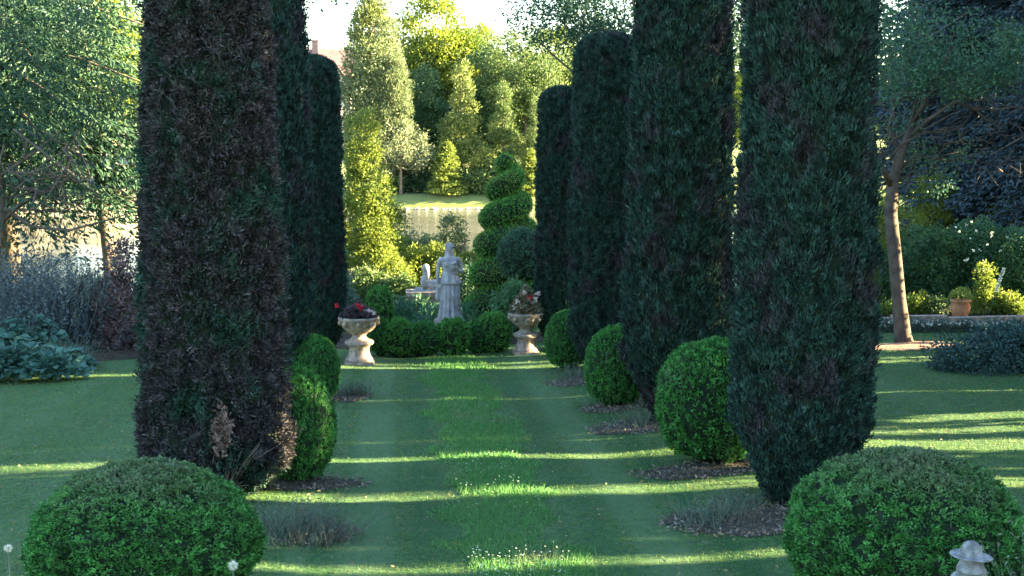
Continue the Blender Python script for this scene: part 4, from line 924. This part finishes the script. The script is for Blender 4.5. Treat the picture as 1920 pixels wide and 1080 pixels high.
# bare hanging branches low on the left
hb_ = []; c0 = at(-20, 400, 33)
lb = onY(-25, 33)
hb_.append(tube_part([(0, 0, -.2), (.05, 0, 2.0), (.3, 0, 3.2), (.2, 0, 5.0), (0, 0, 7)], [.24, .2, .17, .13, .06], 10))
for k in range(46):
    a = at(random.uniform(0, 150), random.uniform(230, 400), 33+random.uniform(-.8, .8))-lb; c1 = at(random.uniform(20, 200), random.uniform(250, 425), 33+random.uniform(-1, 1))-lb
    mid = (a+c1)/2+rdir(1)[0]*.25; hb_.append(tube_part([a, mid, c1], [.03, .02, .006], 5))
for (pts) in (((0, 385), (60, 425), (130, 432), (210, 410), (260, 395)), ((5, 400), (35, 350), (90, 300), (150, 270)), ((0, 420), (40, 380), (110, 350), (160, 375)), ((0, 330), (60, 290), (120, 240))):
    hb_.append(tube_part([at(x, y, 33-.1*i)-lb for i, (x, y) in enumerate(pts)], list(np.linspace(.055, .012, len(pts))), 6))
T = empty('bare_branched_tree', lb, 'half bare tree with tangled grey branches at the left edge above the water', 'tree')
link('trunk', mesh_from(hb_[:1], [M['bark']]), T); link('branches', mesh_from(hb_[1:], [M['bark']]), T)
C = np.concatenate([at(px, py, 33)-lb+rdir(n)*np.array([w, .8, h]) for (px, py, w, h, n) in ((60, 215, 1.5, .7, 60), (40, 120, 1.5, .9, 60), (110, 60, 1.4, .6, 50), (60, 20, 1.6, .5, 50), (60, 330, 1.0, .35, 16), (150, 160, 1.0, .8, 40))])
Qp = np.repeat(C, 30, 0); n = len(Qp); d = rdir(n)
link('crown', mesh_from([leaf_part(Qp+d*.28, d+rdir(n)*.6-np.array([0, 0, .3]), .11, .04)], [LM['shade']]), T)
# tall grey-blue willowy shrub, drooping grass, dead reddish shrub
WIL = leafmat('grey_willow_leaf', (.05, .07, .07), (.12, .15, .15), None, trans=.15)
twiggy('willow_shrub', G(90, 655), 1500, 2.3, 1.9, WIL, 'tall hazy grey blue willow shrub on the left beneath the bare branches', 'shrub', W=.014, lean=.55, leafy=14, leafL=.09)
twiggy('willow_shrub', G(10, 640), 1000, 2.2, 1.6, WIL, 'grey willow shrub cut by the left edge of the frame', 'shrub', W=.014, lean=.5, leafy=12, leafL=.09)
# drooping pampas
def droopy(p, n, h, sp, mat, lab, name):
    parts = []; V = []; F = []
    for k in range(n):
        a = random.uniform(0, 6.28); l = h*random.uniform(.7, 1.1); dx = np.array([math.cos(a), math.sin(a), 0]); q = []
        for t in np.linspace(0, 1, 6): q.append(dx*sp*t**1.6*random.uniform(.95, 1.05)+np.array([0, 0, l*math.sin(min(t*2.0, 2.4))/1.0*(1-.15*t)]))
        s_ = np.cross(dx, [0, 0, 1])*.012; o_ = len(V)
        for i, v in enumerate(q): w = 1-i/6; V += [v-s_*w, v+s_*w]
        for i in range(5): F.append((o_+2*i, o_+2*i+1, o_+2*i+3, o_+2*i+2))
    return tag(link(name, mesh_from([(np.array(V), F, 0, False)], [mat]), None, p), lab, 'grass plant')
DRY = leafmat('dry_grass_leaf', (.10, .11, .08), (.22, .22, .16), None, trans=.2)
droopy(G(185, 650), 420, 1.9, .95, DRY, 'tall arching grass clump beside the dead reddish shrub', 'arching_grass')
DR = leafmat('dead_red_leaf', (.10, .06, .06), (.24, .16, .15), (.06, .05, .05), 2, .5, .6, .15)
dm = DR
bush(228, 30.6, 470, 110, dm, 'dead reddish brown shrub left of the huge cypress', rz=0, name='dead_shrub')
bush(168, 31.6, 545, 90, LM['dark'], 'dark hollow bush under the arching grass', rz=0)
twiggy('lavender_plant', G(120, 690), 500, .7, .8, LAV, 'grey twiggy lavender behind the broad leaved plant at left', 'lavender', leafy=5)
BL = leafmat('broad_leaf', (.035, .10, .075), (.08, .18, .13), None, trans=.2)
def broad(px, py, w, h, lab, n=420, L=.2):
    b = G(px, py); d = rdir(n); r = rng.random(n)**.45; P = np.column_stack([d[:, 0]*r*w, d[:, 1]*r*w*.7, h*(1-.65*r**2)*(.45+.55*rng.random(n))])
    ax = d*np.array([1, 1, .1])+rdir(n)*.4; parts = [leaf_part(P, ax, L*(.6+.7*rng.random(n)), L*.75, 0, np.array([0, -.3, 1.])+rdir(n)*.6)]
    for k in range(20):
        a = random.uniform(0, 6.28); parts.append(tube_part([(0, 0, 0), (math.cos(a)*w*.4, math.sin(a)*w*.3, h*.6)], [.012, .006], 4))
    return tag(link('broad_leaved_plant', mesh_from(parts, [BL]), None, b), lab, 'plant', 'broad leaved plants at the left edge')
broad(25, 712, .85, .95, 'broad leaved plant at the left edge, tallest of the group'); broad(95, 712, .75, .6, 'low broad leaved plant spreading onto the lawn at left'); broad(55, 670, .9, 1.05, 'broad leaved plant behind the others by the grey willow'); broad(-30, 715, .8, .8, 'broad leaved plant cut by the left edge')
broad(120, 695, .55, .5, 'small broad leaved plant nearest the open lawn on the left')
patch('garden_bed', -8.6, 29.3, 2.6, 2.6, M['soil'], .04, 1.1, 50, .03)
patch('garden_bed', 17, 36.5, 6.2, 3.4, M['soil'], .04, 3.1, 60, .03)
# far reeds on the left shore
n = 9000; x = rng.uniform(-40, -12, n); y = 80+rng.random(n)*3+1.2*np.sin(x)
tag(link('shore_reeds', mesh_from([blade_part(np.column_stack([x, y, ground(x, y)-.1]), np.array([0, 0, 1.])+rdir(n)*.35, .3+.5*rng.random(n), .05)], [leafmat('reed_leaf', (.20, .17, .11), (.30, .25, .17), None, trans=.1)])), 'dry tan reeds along the left far shore', 'reeds', kind='stuff')

# ---------------------------------------------------------------- foreground ornament with hat, seed heads, stalks
Yo = 8.3; oc = at(1821, 1043, Yo); og = g(oc[0], Yo); sO = (FPX/Yo)
O = empty('hatted_ornament', (oc[0], oc[1], og), 'pale grey stone figure wearing a wide brimmed domed hat, bottom right', 'ornament')
zb = oc[2]-og; u = 1/sO
OS = solidmat('pale_grey_stone', (.09, .09, .085), (.25, .245, .26), 14, .85, .4, .2, bscale=60, bdist=.006)
hat = lathe_part([(4*u, -3*u), (18*u, -1.6*u), (36*u, .5*u), (41*u, 1.2*u), (41.5*u, 3*u), (36*u, 3.4*u), (24*u, 4*u), (21.5*u, 6*u), (20.5*u, 14*u), (18*u, 22*u), (13*u, 28*u), (6*u, 31.5*u), (1*u, 32.3*u)], 48, 0)
V = hat[0]; V[:, 2] += .12*np.abs(V[:, 0])*np.where(np.hypot(V[:, 0], V[:, 1]) > 23*u, 1, 0)*-0.25+V[:, 0]*-.06
hp = link('hat', mesh_from([(V, hat[1], 0, True), tube_part([(-3*u, -20.6*u, 5*u), (-3*u, -20.2*u, 16*u)], [1.5*u, 1.2*u], 8)], [OS]), O, (0, 0, zb))
head = fuse([ell_part((0, 0, -12*u), (20*u, 19*u, 18*u), 0, 24, 16), lathe_part([(27*u, -31*u), (28.5*u, -28*u), (27*u, -22*u), (22*u, -12*u), (18*u, -2*u)], 36),
             tube_part([(26*u, -4*u, -26*u), (24*u, -8*u, -34*u), (16*u, -12*u, -42*u)], [6*u, 6*u, 5*u], 8),
             ell_part((0, 6*u, -50*u), (38*u, 26*u, 22*u), 0, 24, 14), lathe_part([(52*u, -190*u), (50*u, -150*u), (40*u, -110*u), (34*u, -80*u), (36*u, -55*u)], 36, sy=.75),
             ell_part((0, -19*u, -10*u), (3*u, 3*u, 4*u), 0, 8, 6),
             tube_part([(-34*u, 4*u, -52*u), (-44*u, 2*u, -80*u), (-40*u, -14*u, -108*u), (-20*u, -26*u, -112*u)], [11*u, 10*u, 8*u, 6*u], 10),
             tube_part([(34*u, 4*u, -52*u), (44*u, 2*u, -80*u), (40*u, -14*u, -108*u), (20*u, -26*u, -112*u)], [11*u, 10*u, 8*u, 6*u], 10)], OS, 1.6*u, 2)
link('figure', head, O, (0, 0, zb))
link('pedestal', mesh_from([box_part(-.2, .2, -.2, .2, -.1, .1), lathe_part([(.17, .1), (.15, .15), (.13, .3), (.13, zb-190*u-.08), (.18, zb-190*u-.03), (.19, zb-190*u+.01)], 28)], [M['urnstone']]), O)
def seedhead(px, py, Y, r, lab):
    c = at(px, py, Y); b = np.array([c[0]-.03, Y+.05, g(c[0], Y)]); n = 260; d = rdir(n)
    parts = [blade_part((c-b)+d*r*.15, d, r*(.7+.4*rng.random(n)), .005, 0), tube_part([(0, 0, 0), (c-b)*.5+np.array([.02, 0, 0]), c-b], [.006, .005, .004], 6, 1), ell_part(c-b, (r*.3,)*3, 0, 8, 6)]
    tag(link('white_flower_stalk', mesh_from(parts, [PETAL, LAV]), None, b), lab, 'flower', 'white flower heads on tall stalks in the foreground')
seedhead(437, 1060, 8.0, .035, 'white spiky flower head in front of the left foreground box ball')
seedhead(15, 1028, 8.0, .028, 'white flower head on a stalk at the bottom left corner')
pp = at(1900, 1120, 8.6); twiggy('grey_foreground_plant', (pp[0]+.25, 8.6, g(pp[0], 8.6)), 120, 1.25, .35, LAV, 'tall grey leaved stems rising at the bottom right corner', 'plant', leafy=12, leafL=.05, lean=.5)
print('scene objects', len(COL.objects), 'verts', sum(len(m.vertices) for m in bpy.data.meshes))
